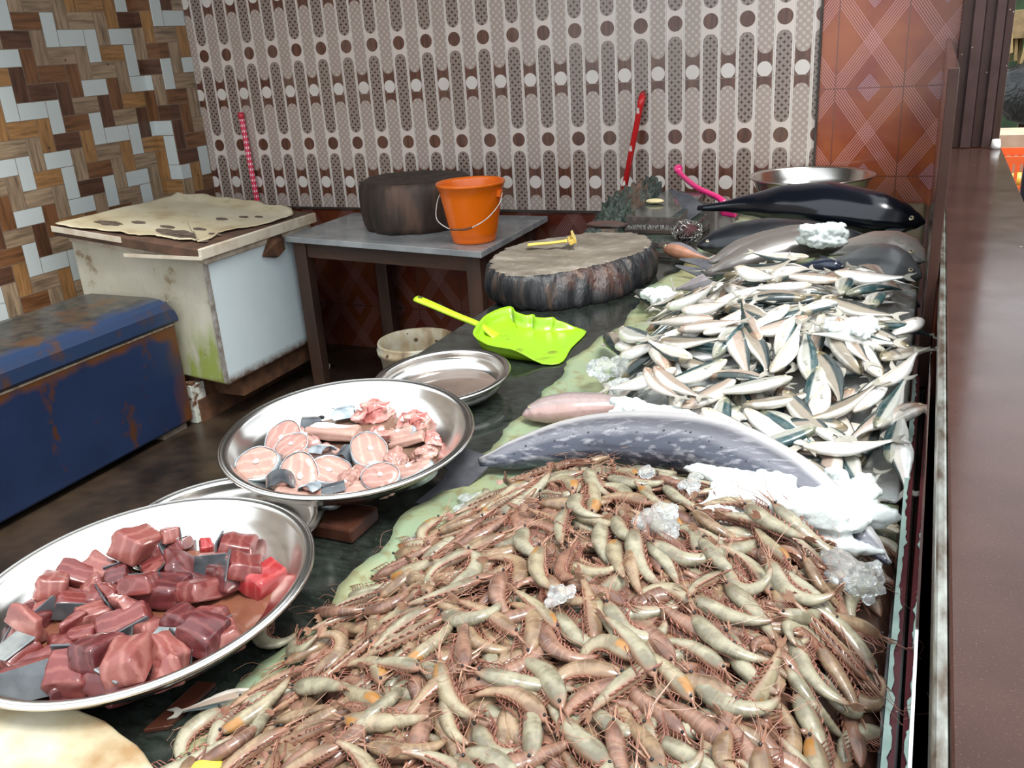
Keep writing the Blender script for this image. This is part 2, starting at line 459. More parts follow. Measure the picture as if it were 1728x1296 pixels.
tbox((-.803, -.006, .768), (.006, .770, .800)).obj('rim_strip', M_TRIM, t, bevel=.006)
tbox((-.012, -.012, .215), (.004, .004, .77)).obj('corner_strip', simple('grey_rust_strip', (.16, .13, .11), (.35, .33, .30), 30, .5), t)
M_LIDE = simple('cream_wood_edge', (.62, .55, .44), (.36, .22, .12), 9, .6, bump=.2, lo=.45, hi=.78)
M_LIDT = simple('rusted_lid_core', (.055, .030, .020), (.12, .06, .035), 14, .75, bump=.5)
tbox((-.835, -.05, .802), (.012, .79, .846)).obj('lid', M_LIDT, t, bevel=.004)
tbox((.0125, -.052, .803), (.030, .792, .850)).obj('lid_side_edge', M_LIDE, t, bevel=.003)
b = tbox((-.84, -.056, .822), (-.42, -.0505, .848)); b.box((-.42, -.056, .80), (.03, -.0505, .815)) ; b.obj('lid_front_edge', M_LIDE, t)
# peeling skin of the lid: torn outline, curled edges
m = Mat('peeling_cream_laminate'); n = m.noise(4, 6); n2 = m.noise(16, 6)
c = m.ramp(n, [(.3, (.66, .60, .45)), (.55, (.58, .50, .33)), (.75, (.40, .30, .17))])
m.set(col=m.mix((n2 - .60).mx(0) * 3, c, (.25, .18, .11)), rough=.4); m.bump(n2, .2, .003)
M_PEEL = m.m
out = [(-.83, -.045), (-.66, -.040), (-.50, -.010), (-.40, -.012), (-.30, .012), (-.22, .02), (-.15, .015), (-.10, .04), (-.055, .035), (-.05, .12), (-.085, .20), (-.07, .28), (-.03, .40), (-.01, .50), (-.015, .62), (-.03, .70),
       (-.10, .745), (-.16, .77), (-.24, .75), (-.34, .785), (-.46, .78), (-.56, .76), (-.66, .785), (-.74, .74), (-.82, .75), (-.825, .5), (-.83, .25)]
rr = random.Random(2)
ring = []
for i in range(len(out)):
    a = out[i]; c_ = out[(i + 1) % len(out)]
    for k in range(5):
        u = k / 5; ring.append((a[0] + (c_[0] - a[0]) * u + rr.uniform(-.004, .004), a[1] + (c_[1] - a[1]) * u + rr.uniform(-.006, .006)))
b = MB(); cx, cy = -.42, .36; rings = []
for s_ in (1, .96, .88, .7, .45, .2, .02):
    rings.append([(cx + (x - cx) * s_, cy + (y - cy) * s_, zt(cx + (x - cx) * s_, .852 + (.004 + .005 * math.sin(x * 17 + y * 9) ** 2 if s_ > .95 else .003 if s_ > .9 else .0) + (.014 if y > .70 and s_ > .95 else 0))) for x, y in ring])
b.loft(rings, False); b.f.append(tuple(range((len(rings) - 1) * len(ring), len(rings) * len(ring))))
o = b.obj('peeling_laminate', M_PEEL, t, smooth=True)
sol = o.modifiers.new('thick', 'SOLIDIFY'); sol.thickness = .003
M_WP = simple('exposed_dark_core', (.07, .045, .035), (.16, .12, .09), 40, .7)
for x, y, rx, ry in ((-.64, .10, .07, .035), (-.54, .18, .035, .020), (-.25, .11, .12, .045), (-.36, .18, .04, .018), (-.17, .075, .06, .025), (-.21, .22, .035, .016), (-.09, .18, .035, .015), (-.26, .43, .032, .02), (-.20, .52, .022, .016), (-.14, .56, .02, .014), (-.05, .06, .02, .02)):
    P = [(x + rx * math.cos(a) * (1 + rr.uniform(-.25, .25)), y + ry * math.sin(a) * (1 + rr.uniform(-.25, .25))) for a in np.linspace(0, 2 * PI, 17)[:-1]]
    k = MB().prism(P, .8525, .8555); k.v = [(a, b_, zt(a, c_)) for a, b_, c_ in k.v]; k.obj('worn_patch', M_WP, t)

M_RUST = simple('brown_rust', (.050, .020, .010), (.13, .055, .022), 12, .8, bump=.6, bdist=.006)
MB().box((-.75, .03, .0), (-.20, .74, .215)).box((-.20, .12, .10), (-.03, .74, .205)).obj('base_frame', M_RUST, t)
b = MB().box((-.21, -.01, 0), (-.185, .76, .11)); b.box((-.24, -.03, 0), (-.20, .0, .20)); b.obj('skirt', M_RUST, t)
MB().prism([(-.27, -.035), (-.20, -.035), (-.195, .05), (-.27, .03)], .0, .19).obj('skirt_foot', rusty('white_mould_foot', (.55, .55, .50), (.30, .36, .28), th=.5, scale=9), t, bevel=.004)
b = MB().loft([[(.006, .36, .72), (.012, .36, .72), (.012, .42, .76), (.006, .42, .79)], [(.006, .46, .69), (.03, .46, .70), (.03, .46, .77), (.006, .46, .80)], [(.006, .525, .71), (.02, .525, .72), (.02, .525, .77), (.006, .525, .80)]])
b.obj('hinge_cover', M_RUST, t, bevel=.006)

def bluext(m, c):
    x, y, z = m.xyz(); n = m.noise(10, 6, stretch=(1, 1, .45)); n2 = m.noise(30, 3)
    f = ((z - .430).mx(0) * 18 * n) + ((y + .16).mx(0) * 9 * n) ; c = m.mix(((f - .24).mx(0) * 3.0).mn(.95), c, (.10, .035, .008))
    return m.mix(((n2 - .66).mx(0) * 3).mn(.6), c, (.01, .012, .02))
M_BLUE = rusty('worn_blue_paint', (.012, .024, .066), (.009, .018, .050), rust=(.060, .022, .007), th=.60, scale=6, rough=.35, streak=(1, 1.5, .6), extra=bluext)
m = Mat('blue_lid_paint'); x, y, z = m.xyz(); n = m.noise(6, 6); n2 = m.noise(22, 5)
c = m.mix((((x * -1 - .030) * 14 + (n - .5) * 3).mx(0)).mn(1), (.018, .034, .078), m.ramp(n2, [(.35, (.016, .018, .019)), (.65, (.055, .048, .038))]))
c = m.mix(((n - .56).mx(0) * 8).mn(.9), c, (.07, .034, .016))
m.set(col=c, rough=.30); M_BLID = m.m
t = thing('chest_freezer', 'low dark blue chest freezer with rust streaks at the left wall', 'freezer', (-3.05, 2.975, 0))
MB().box((-.54, -1.85, .03), (0, -.015, .505)).obj('cabinet', M_BLUE, t, bevel=.012)
b = MB(); prof = [(0, .505), (.012, .520), (.012, .575), (-.004, .602), (-.035, .618), (-.10, .625), (-.45, .625), (-.52, .615), (-.545, .590), (-.545, .505)]
ys = [(-1.87, .0), (-1.855, 1), (-.04, 1), (-.012, .75), (.0, .35)]
rings = []
for y, k in ys: rings.append([(x * (1 if k == 1 else .985), y, .505 + (z - .505) * (k if k else .3)) for x, z in prof])
b.loft(rings); b.obj('lid', M_BLID, t, smooth=False, bevel=.004)
MB().box((-.002, -1.85, .497), (.0025, -.02, .505)).obj('seal_strip', simple('dull_steel_strip', (.30, .26, .20), (.16, .10, .05), 30, .5), t)
MB().box((-.05, -.006, .53), (-.03, .012, .60)).obj('hinge', simple('hinge_metal', (.45, .44, .40), (.2, .18, .15), 30, .4, .6), t, bevel=.002)
M_FT = simple('crumbling_foot', (.22, .18, .14), (.09, .07, .05), 20, .8)
for fx, fy in ((-.09, -.20), (-.09, -1.7), (-.5, -.2), (-.5, -1.7)): MB().box((fx, fy, 0), (fx + .07, fy + .15, .032)).obj('foot', M_FT, t)

# ------------------------------------------------------------------ table with grey slab
M_WOOD = simple('wet_dark_wood', (.028, .014, .009), (.075, .034, .019), 7, .55, bump=.4, stretch=(1, 1, .25))
M_WOOD2 = simple('wet_dark_rail_wood', (.030, .015, .009), (.090, .040, .022), 7, .55, bump=.4, stretch=(.25, 1, 1))
m = Mat('grey_marble_top'); n = m.noise(5, 7, stretch=(1, 2, 1)); sp = m.noise(120, 3)
c = m.ramp(n, [(.35, (.23, .24, .245)), (.65, (.36, .37, .37))]); m.set(col=m.mix((sp - .62).mx(0) * 2, c, (.12, .12, .12)), rough=m.noise(8, 4) * .3 + .1); M_GREY = m.m
t = thing('work_table', 'dark wooden table with grey marble slab against the tiled wall', 'table', (-2.3, 3.9, 0))
P = [(-2.835, 3.545), (-1.686, 3.371), (-1.70, 4.165), (-2.835, 4.165)]
b = MB().prism(P, .752, .780); b.obj('table_top', M_GREY, t, loc=(-2.3, 3.9, 0), bevel=.003); t.children[0].location = (0, 0, 0)
def part_at(mb, name, mat, par, c, **kw):
    mb.v = [(x - c[0], y - c[1], z - c[2]) for x, y, z in mb.v]; return mb.obj(name, mat, par, **kw)
for (x, y) in ((-2.775, 3.60), (-1.76, 3.46), (-2.62, 4.06), (-1.79, 4.09)):
    part_at(MB().box((x - .035, y - .03, 0), (x + .035, y + .03, .751)), 'leg', M_WOOD, t, (-2.3, 3.9, 0), bevel=.004)
Mt = Matrix.Rotation(-.129, 4, 'Z')
def rail(x0, y0, x1, y1, z0, z1, th=.025):
    d = Vector((x1 - x0, y1 - y0)).normalized(); nrm = Vector((-d.y, d.x)) * th / 2
    return MB().prism([(x0 - nrm.x, y0 - nrm.y), (x1 - nrm.x, y1 - nrm.y), (x1 + nrm.x, y1 + nrm.y), (x0 + nrm.x, y0 + nrm.y)], z0, z1)
part_at(rail(-2.74, 3.595, -1.795, 3.465, .67, .75), 'apron', M_WOOD2, t, (-2.3, 3.9, 0), bevel=.003)
part_at(rail(-1.76, 3.49, -1.79, 4.06, .67, .75), 'apron', M_WOOD2, t, (-2.3, 3.9, 0))
part_at(rail(-2.775, 3.63, -2.66, 4.03, .67, .75), 'apron', M_WOOD2, t, (-2.3, 3.9, 0))

# round chopping block on the table
def blob_block(name, label, c, top, bot, z0, z1, mt, ms, cat='chopping block', jit=.004):
    b = MB(); n = len(top); rr = random.Random(len(name)); rings = []; JT = [rr.uniform(-.006, .004) for _ in range(n)]
    for k in range(9):
        u = k / 8; z = z0 + (z1 - z0) * u; bul = .012 * math.sin(PI * u)
        ring = []
        for i in range(n):
            x = bot[i][0] + (top[i][0] - bot[i][0]) * u; y = bot[i][1] + (top[i][1] - bot[i][1]) * u
            dx, dy = x - c[0], y - c[1]; L_ = math.hypot(dx, dy)
            g = jit * math.sin(i * 2.7) + jit * math.sin(i * 1.1 + 1) + JT[i] + bul - (.006 if k in (0, 8) else 0)
            ring.append((x + dx / L_ * g, y + dy / L_ * g, z))
        rings.append(ring)
    m_ = len(rings)
    b.loft(rings, False, 1)
    n0 = (m_ - 1) * n; nv = len(b.v)
    prev = [i + n0 for i in range(n)]
    for s_, dz in ((.93, .003), (.6, -.003), (.2, -.006)):
        base = len(b.v); b.v += [(c[0] + (x - c[0]) * s_, c[1] + (y - c[1]) * s_, z1 + dz + .0015 * math.sin(i)) for i, (x, y, _) in enumerate(rings[-1])]; b.uv += [(0, 0)] * n
        for i in range(n): b.f.append((prev[i], prev[(i + 1) % n], base + (i + 1) % n, base + i)); b.mi.append(0)
        prev = [base + i for i in range(n)]
    b.f.append(tuple(prev)); b.mi.append(0); b.f.append(tuple(range(n - 1, -1, -1))); b.mi.append(1)
    b.v = [(x - c[0], y - c[1], z - z0) for x, y, z in b.v]
    o = b.obj(name, [mt, ms], smooth=True); o.location = (c[0], c[1], z0)
    return tag(o, label, cat)
def ringpts(P, n=64):
    q = cr(P + [P[0]], n + 1)[:-1]; return [(p.x, p.y) for p in q]
m = Mat('dark_bark_side'); n = m.noise(11, 7, stretch=(1, 1, .22)); n2 = m.noise(5, 4)
m.set(col=m.ramp(n, [(.33, (.012, .010, .009)), (.52, (.045, .028, .020)), (.70, (.12, .065, .042))]), rough=.6); m.bump(n, .9, .012); M_BARK1 = m.m
m = Mat('dark_cut_top'); n = m.noise(16, 6); x, y, z = m.xyz(); rg = ((x * x + y * y).sqrt() * 150 + n * 6)._m('SINE')
m.set(col=m.ramp(n + rg * .04, [(.35, (.022, .015, .012)), (.68, (.060, .036, .024))]), rough=.65); m.bump(n, .4, .003); M_TOP1 = m.m
C1 = (-2.27, 3.875); ang = np.linspace(0, 2 * PI, 49)[:-1]
r1 = [.268 + .006 * math.sin(3 * a) + .004 * math.sin(7 * a) for a in ang]
rt = [(C1[0] + r * math.cos(a), C1[1] + .93 * r * math.sin(a)) for a, r in zip(ang, r1)]
rb = [(C1[0] + .97 * r * math.cos(a), C1[1] + .92 * r * math.sin(a)) for a, r in zip(ang, r1)]
blob_block('chopping_block', 'big round dark tree-trunk chopping block on the marble table', C1, rt, rb, .7805, 1.012, M_TOP1, M_BARK1)

# big irregular block on the granite
m = Mat('black_bark_side'); n = m.noise(26, 8, stretch=(1.2, 1.2, .16)); n2 = m.noise(4, 3)
c = m.ramp(n, [(.40, (.008, .009, .011)), (.54, (.022, .021, .023)), (.64, (.075, .046, .032)), (.78, (.26, .20, .15))])
c = m.mix(((n2 - .57).mx(0) * 8).mn(.7), c, (.075, .026, .015)); m.set(col=c, rough=.38); m.bump(n, 1.0, .014); M_BARK2 = m.m
m = Mat('grey_brown_cut_top'); n = m.noise(7, 8, stretch=(1, 2.2, 1)); n2 = m.noise(60, 4)
c = m.ramp(n, [(.33, (.085, .070, .052)), (.6, (.17, .145, .115)), (.75, (.27, .24, .20))]); c = m.mix((n2 - .62).mx(0) * 3, c, (.5, .47, .42))
m.set(col=c, rough=.55); m.bump(n2, .4, .002); M_TOP2 = m.m
TOP = [(-1.20, 2.44), (-1.262, 2.60), (-1.25, 2.80), (-1.13, 2.93), (-1.05, 3.0), (-.89, 3.0), (-.80, 2.86), (-.80, 2.72), (-.845, 2.60), (-.90, 2.50), (-.98, 2.41), (-1.09, 2.36)]
BOT = [(-1.20, 2.44), (-1.262, 2.60), (-1.25, 2.80), (-1.13, 2.93), (-1.05, 3.0), (-.89, 3.0), (-.80, 2.88), (-.78, 2.72), (-.81, 2.56), (-.90, 2.43), (-1.0, 2.37), (-1.11, 2.38)]
blob_block('chopping_block', 'irregular grey-topped chopping block with black bark on the counter', (-1.03, 2.67), ringpts(TOP, 130), ringpts(BOT, 130), .8505, .955, M_TOP2, M_BARK2)

# ------------------------------------------------------------------ orange bucket
M_OR = simple('orange_plastic', (.85, .165, .005), (.80, .145, .004), 4, .28, coat=.2)
t = thing('bucket', 'small orange plastic bucket with wire handle on the marble table', 'bucket', (-1.815, 3.575, .7805))
prof = [(.0, 0), (.090, 0), (.096, .004), (.098, .016), (.101, .030), (.1035, .034), (.106, .050), (.133, .195), (.141, .232), (.146, .236), (.1475, .247), (.1505, .248), (.152, .258), (.149, .262), (.143, .260), (.139, .246), (.130, .19), (.102, .04), (.095, .012), (0, .012)]
MB().lathe(prof, 64).obj('shell', M_OR, t, smooth=True)
b = MB()
for a in (PI * .98, -.06): b.box((-.006, -.014, .196), (.016, .014, .226), M=Matrix.Rotation(a, 4, 'Z') @ Matrix.Translation((.134, 0, 0)))
b.obj('handle_lug', M_OR, t, bevel=.003)
hp = [(-.150, .0, .212), (-.152, -.04, .17), (-.12, -.112, .115), (-.05, -.150, .085), (.0, -.158, .080), (.06, -.152, .088), (.12, -.112, .120), (.150, -.04, .17), (.150, 0, .212)]
MB().tube(cr(hp, 40), .0022, 6).obj('wire_handle', simple('white_wire', (.8, .8, .78), (.6, .58, .55), 40, .3), t, smooth=True)
MB().tube(cr(hp, 40)[16:26], .0045, 8).obj('grip', simple('brown_grip', (.16, .06, .03), (.10, .04, .02), 40, .4), t, smooth=True)

# ------------------------------------------------------------------ poles leaning on the wall
M_REDP = simple('red_pole_plastic', (.62, .018, .020), (.55, .015, .018), 6, .25)
t = thing('mop_pole', 'plain red pole with worn white labels leaning on the tiled wall', 'pole', (-1.30, 4.02, .86))
pa, pb = Vector((0.015, .03, 0)), Vector((.092, .135, .475))
MB().tube([pa, pa.lerp(pb, .9), pa.lerp(pb, .905), pb], [.0135, .0135, .0155, .0155], 14).obj('pole', M_REDP, t, smooth=True)
MB().tube([pb - (pb - pa) * .01, pb + (pb - pa) * .03], [.0155, .009], 14).obj('end_cap', simple('dark_red_cap', (.40, .01, .015), (.35, .01, .012), 6, .25), t, smooth=True)
b = MB()
for u in (.20, .52, .86, .03):
    c_ = pa.lerp(pb, u); b.box((c_.x - .009, c_.y - .0155, c_.z - .014), (c_.x + .004, c_.y - .012, c_.z + .014))
b.obj('worn_label', simple('torn_white_label', (.75, .72, .68), (.4, .2, .18), 60, .5), t, bevel=.002)
m = Mat('polka_dot_wrap'); x, y, z = m.xyz('UV')
u = x * 8; v = y * 42; off = (v.fl().mod(2)) * .5; fx = (u + off).fr() - .5; fy = v.fr() - .5
m.set(col=m.mix((fx * fx + fy * fy).lt(.055), (.62, .025, .075), (.85, .75, .75)), rough=.3)
t = thing('polka_dot_pole', 'thin pink-red polka dot pole leaning on the tiled wall', 'pole', (-3.45, 4.14, .80))
pa, pb = Vector((.03, -.015, -.75)), Vector((-.045, .02, .50)); b = MB(); rings = []; uv = []
for i in range(30):
    p = pa.lerp(pb, i / 29); r = .0155 if i < 28 else .016
    rings.append([(p.x + r * math.cos(2 * PI * k / 12), p.y + r * math.sin(2 * PI * k / 12), p.z) for k in range(13)]); uv += [(k / 12 + .001, i / 29 + .001) for k in range(13)]
b.loft(rings, True, uv=uv, closed=False); b.obj('pole', m.m, t, smooth=True)
MB().tube([pb - (pb - pa) * .008, pb + (pb - pa) * .018], .0175, 12).obj('end_cap', simple('pink_red_cap', (.55, .03, .06), (.5, .03, .05), 8, .3), t, smooth=True)

# ------------------------------------------------------------------ steel dishes
m = Mat('brushed_steel'); n = m.noise(3, 3); x, y, z = m.xyz(); rr_ = (x * x + y * y).sqrt(); n2 = m.noise(1.0, 3)
br = (rr_ * 420)._m('SINE')
m.set(col=m.ramp(n, [(.3, (.72, .70, .67)), (.7, (.62, .60, .57))]), metal=1.0, rough=m.noise(5, 4) * .16 + .13); m.bump(br, .03, .0006); M_STEEL = m.m
def juice(name, col, rough=.08, alpha=1):
    m = Mat(name); n = m.noise(7, 5); m.set(col=m.ramp(n, [(.35, col), (.65, tuple(c * .6 for c in col))]), rough=rough, spec=.6); return m.m
def dish(label, c, R, depth, norm, group=None, foot=.72, name='steel_dish', kind=0, wet=None, wetr=.0):
    t = thing(name, label, 'dish', c); t.rotation_mode = 'QUATERNION'
    t.rotation_quaternion = Vector((0, 0, 1)).rotation_difference(Vector((norm[0], norm[1], 1)).normalized())
    if group: t['group'] = group
    rb = R * foot; th = .0016
    prof = [(0, -depth), (rb * .96, -depth), (rb, -depth + .002), (rb + (R - rb) * .30, -depth * .80), (rb + (R - rb) * .68, -depth * .40), (R - .016, -.006), (R - .012, -.0015), (R - .003, 0), (R, -.003), (R - .003, -.006),
            (R - .014, -.010), (rb + (R - rb) * .68 + .003, -depth * .42), (rb + (R - rb) * .30 + .004, -depth * .84), (rb + .004, -depth - .001), (rb * .9, -depth - .003), (0, -depth - .003)]
    b = MB().lathe([(max(r, .0005), z) for r, z in prof], 96)
    b.obj('pan', M_STEEL, t, smooth=True)
    MB().lathe([(R - .0045, -.0035), (R - .001, .0012), (R + .0035, -.0035), (R - .001, -.008), (R - .0045, -.0035)], 96).obj('rolled_rim', M_STEEL, t, smooth=True)
    if wet:
        o = MB()
        n_ = 40; rr = random.Random(int(R * 1000)); P = []
        for i in range(n_):
            a = 2 * PI * i / n_; q = wetr * (1 + .05 * math.sin(3 * a) + .04 * math.sin(5 * a + 1)); P.append((q * math.cos(a), q * math.sin(a)))
        o.prism(P, -depth + .0005, -depth + .0022); o.obj('watery_juice', wet, t)
    return t
M_J1 = juice('bloody_water', (.20, .075, .045)); M_J2 = juice('brown_fish_water', (.17, .10, .07)); M_J3 = juice('murky_water', (.15, .11, .09))
dish('large steel dish in front, full of dark red tuna chunks', (-.944, .759, .932), .238, .052, (-.034, -.047), wet=M_J1, wetr=.168)
dish('large steel dish in the middle, holding pale silver fish steaks', (-.928, 1.257, .952), .229, .052, (.034, -.064), wet=M_J2, wetr=.162)
dish('small empty steel dish beside the green dustpan', (-.972, 1.694, .902), .156, .040, (-.03, -.06), foot=.80, wet=M_J3, wetr=.12)
dish('steel dish mostly hidden beneath the two full dishes', (-1.02, 1.005, .886), .165, .032, (0, 0), foot=.8)
# added block in place of a wet reflection, plain brown strip
tag(MB().box((-.885, 1.055, .8505), (-.80, 1.14, .878)).obj('reflection_block', simple('wet_brown_reflection', (.025, .010, .007), (.055, .020, .012), 16, .12), bevel=.005, loc=(-.84, 1.10, .8505)), 'small brown block standing in for a wet reflection below the middle dish', 'block')
tag(MB().prism([(-.80, .60), (-.775, .615), (-.775, .70), (-.80, .695)], .8505, .856).obj('brown_strip', simple('glossy_red_brown', (.07, .020, .012), (.045, .016, .010), 20, .15), bevel=.001, loc=(-.79, .65, .8505)), 'thin reddish brown strip on the black granite beside the prawns', 'strip')

# cream round board, front left
m = Mat('stained_cream_board'); n = m.noise(5, 6); n2 = m.noise(2.0, 4); n3 = m.vor(9, 'DISTANCE_TO_EDGE')
c = m.ramp(n, [(.44, (.50, .48, .39)), (.54, (.42, .36, .24)), (.64, (.27, .165, .075))]); c = m.mix(((n2 - .58).mx(0) * 6).mn(.75), c, (.27, .15, .07))
c = m.mix(n3.lt(.004) * m.noise(3, 2).gt(.58), c, (.35, .25, .14)); m.set(col=c, rough=.5); m.bump(n, .3, .003); M_BOARD = m.m
b = MB(); C_ = (-.865, .315); R_ = .268; P = []
for i in range(96):
    a = 2 * PI * i / 96; q = R_ * (1 + .012 * math.sin(3 * a) + .01 * math.sin(7 * a + 2) + .004 * math.sin(23 * a)); P.append((C_[0] + q * math.cos(a), C_[1] + q * math.sin(a)))
b.prism(P, .8505, .882)
tag(b.obj('round_board', M_BOARD, bevel=.006, seg=3, loc=(C_[0], C_[1], .8505)), 'stained cream round board at the front left corner', 'board')

# ------------------------------------------------------------------ scraper brush on the block
M_YEL = simple('yellow_plastic', (.66, .47, .10), (.55, .37, .07), 10, .35)
t = thing('scraper_brush', 'yellow plastic scraper with a flat head lying on the grey-topped block', 'brush', (-1.10, 2.745, .9615))
path = [(-.085, -.03, .006), (-.06, -.021, .008), (-.02, -.007, .009), (.02, .010, .012), (.036, .018, .014)]
b = MB(); P = cr(path, 14); rings = []
for i, p in enumerate(P):
    u = i / 13; w = .011 + .003 * math.cos(u * 6) + (.010 * smst(.75, 1, u)); rings.append([(p.x - .38 * w * math.cos(a), p.y + w * math.cos(a) * .9, p.z + .005 * math.sin(a)) for a in np.linspace(0, 2 * PI, 11)[:-1]])
b.loft(rings); b.obj('handle', M_YEL, t, smooth=True)
Mh = Matrix.Translation((.050, .022, .016)) @ Matrix.Rotation(.40, 4, 'Z') @ Matrix.Rotation(-.45, 4, 'Y')
b = MB().box((-.010, -.036, -.008), (.008, .036, .008), M=Mh).box((.008, -.036, -.010), (.013, .036, .020), M=Mh); b.obj('head', M_YEL, t, bevel=.002)
MB().box((.0133, -.034, -.004), (.016, .034, .022), M=Mh).obj('blade', simple('dull_yellow_blade', (.75, .62, .28), (.5, .4, .15), 30, .3), t, bevel=.001)

# ------------------------------------------------------------------ lime dustpan
m = Mat('lime_plastic'); n = m.noise(14, 6); n2 = m.vor(32)
c = m.mix(((n - .55).mx(0) * 5).mn(.7) * n2.lt(.45), (.235, .44, .010), (.11, .09, .015)); m.set(col=c, rough=.3, coat=.2); m.bump(n, .2, .002); M_LIME = m.m
M_LIME2 = simple('lime_plastic_handle', (.38, .55, .02), (.31, .46, .01), 6, .3)
t = thing('dustpan', 'bright lime green plastic dustpan with a chipped edge on the counter', 'dustpan', (-.93, 2.05, .851))
out = [(-.135, .035), (-.145, .10), (-.135, .165), (-.115, .20), (-.095, .175), (-.075, .165), (-.05, .160), (-.035, .172), (-.02, .150), (.01, .148), (.03, .160), (.045, .150), (.075, .162), (.125, .158), (.133, .02), (.145, -.10), (.06, -.115), (-.01, -.108), (-.06, -.09), (-.11, -.05)]
P = cr(out + [out[0]], 81)[:-1]; b = MB(); rr = random.Random(4); rings = []
cx, cy = .0, .03
def pz(x, y, s_):   # raised walls left, back and front; open at the right end
    w = smst(.86, 1.0, s_) * (1 - smst(.02, .12, x)) * .034
    return .004 + w + .012 * (1 - smst(-.14, -.04, x)) * s_
for s_ in (1.0, .965, .93, .88, .7, .4, .1): rings.append([(cx + (p.x - cx) * s_, cy + (p.y - cy) * s_, pz(p.x, p.y, s_)) for p in P])
b.loft(rings, False); b.f.append(tuple(range(len(P) * 6, len(P) * 7))); b.mi.append(0)
o = b.obj('scoop', M_LIME, t, smooth=True); sol = o.modifiers.new('thick', 'SOLIDIFY'); sol.thickness = .003; sol.offset = 1
hp = cr([(-.355, .095, .085), (-.30, .088, .070), (-.22, .072, .050), (-.15, .055, .036), (-.115, .045, .024), (-.085, .04, .010)], 24)
b = MB(); rings = []
for i, p in enumerate(hp):
    u = i / 23; w = .017 - .005 * smst(0, .5, u) + .007 * smst(.7, 1, u); h = .009 - .004 * smst(.8, 1, u)
    rings.append([(p.x + .2 * w * math.cos(a), p.y + w * math.cos(a), p.z + h * math.sin(a) * (1 if math.sin(a) > 0 else .6)) for a in np.linspace(0, 2 * PI, 15)[:-1]])
b.loft(rings); b.obj('handle', M_LIME2, t, smooth=True)
MB().ell((-.345, .094, .0905), (.008, .006, .004), 10, 6).obj('painted_hole', simple('hole_shade', (.03, .04, .01)), t, smooth=True)  # solid dark spot, colour stands for the shade inside a hole

# pink scoop at the back
M_PINK = simple('pink_plastic', (.70, .03, .19), (.60, .02, .15), 6, .25, coat=.2)
t = thing('pink_scoop', 'pink plastic scoop with raised handle behind the black tuna', 'scoop', (-.82, 3.82, .93))
hp = cr([(-.215, .30, .085), (-.205, .29, .065), (-.16, .22, .050), (-.08, .10, .030), (.03, -.02, .012), (.07, -.06, -.006)], 22); rings = []; b = MB()
for i, p in enumerate(hp):
    w = .016 - .002 * math.sin(i / 21 * PI); w += .006 if i < 2 else 0
    rings.append([(p.x + w * math.cos(a) * .8, p.y + w * .5 * math.cos(a), p.z + w * .8 * math.sin(a)) for a in np.linspace(0, 2 * PI, 13)[:-1]])
b.loft(rings); b.obj('handle', M_PINK, t, smooth=True)
b = MB().loft([[(.055, -.10, -.035), (.055, .0, -.035), (.055, 0, -.02), (.055, -.10, -.02)], [(.07, -.13, -.045), (.07, .05, -.045), (.07, .05, -.005), (.07, -.13, -.005)], [(.13, -.15, -.05), (.13, .02, -.05), (.13, .02, -.01), (.13, -.15, -.01)]])
b.obj('scoop_blade', M_PINK, t, bevel=.008, seg=3)

# steel bowl at the back
t = dish('deep steel bowl standing behind the black tuna by the red tiles', (-.432, 3.905, 1.018), .243, .115, (0, 0), foot=.62, name='steel_bowl')
t['category'] = 'bowl'
tag(MB().lathe([(0, 0), (.15, 0), (.155, .03), (.14, .048), (0, .048)], 40).obj('round_stand', simple('worn_green_plastic', (.20, .36, .22), (.12, .2, .12), 12, .5), loc=None), 'round green stand under the steel bowl', 'stand').location = (-.432, 3.905, .865)

# floor bucket, paper scrap
m = Mat('dirty_white_plastic'); n = m.noise(9, 6, stretch=(1, 1, .5)); n2 = m.vor(16); c = m.ramp(n, [(.38, (.50, .49, .40)), (.56, (.36, .28, .17)), (.70, (.12, .07, .035))]); c = m.mix(n2.lt(.16), c, (.09, .05, .03)); m.set(col=c, rough=.5); M_DW = m.m
t = thing('waste_bucket', 'dirty stained white bucket on the floor behind the counter edge', 'bucket', (-2.02, 3.33, 0))
MB().lathe([(.0005, 0), (.13, 0), (.135, .01), (.168, .33), (.178, .332), (.180, .352), (.172, .356), (.176, .376), (.172, .384), (.165, .380), (.160, .33), (.128, .012), (.0005, .012)], 56).obj('shell', M_DW, t, smooth=True)
MB().ell((0, 0, .19), (.145, .145, .05), 20, 8, jit=.08, rnd=random.Random(1)).obj('fish_scraps', simple('dark_fish_scraps', (.07, .03, .02), (.22, .14, .10), 20, .3), t, smooth=True)
b = MB().box((-.0, -.05, 0), (.09, .05, .003), M=Matrix.Rotation(.35, 4, 'Y') @ Matrix.Rotation(.5, 4, 'Z')); b.v = [(x, y, z + .034) for x, y, z in b.v]
o = b.obj('paper_scrap', simple('dirty_paper', (.38, .36, .30), (.25, .22, .17), 20, .7)); o.location = (-2.93, 3.74, .0); tag(o, 'small crumpled white paper scrap on the floor by the table leg', 'paper')

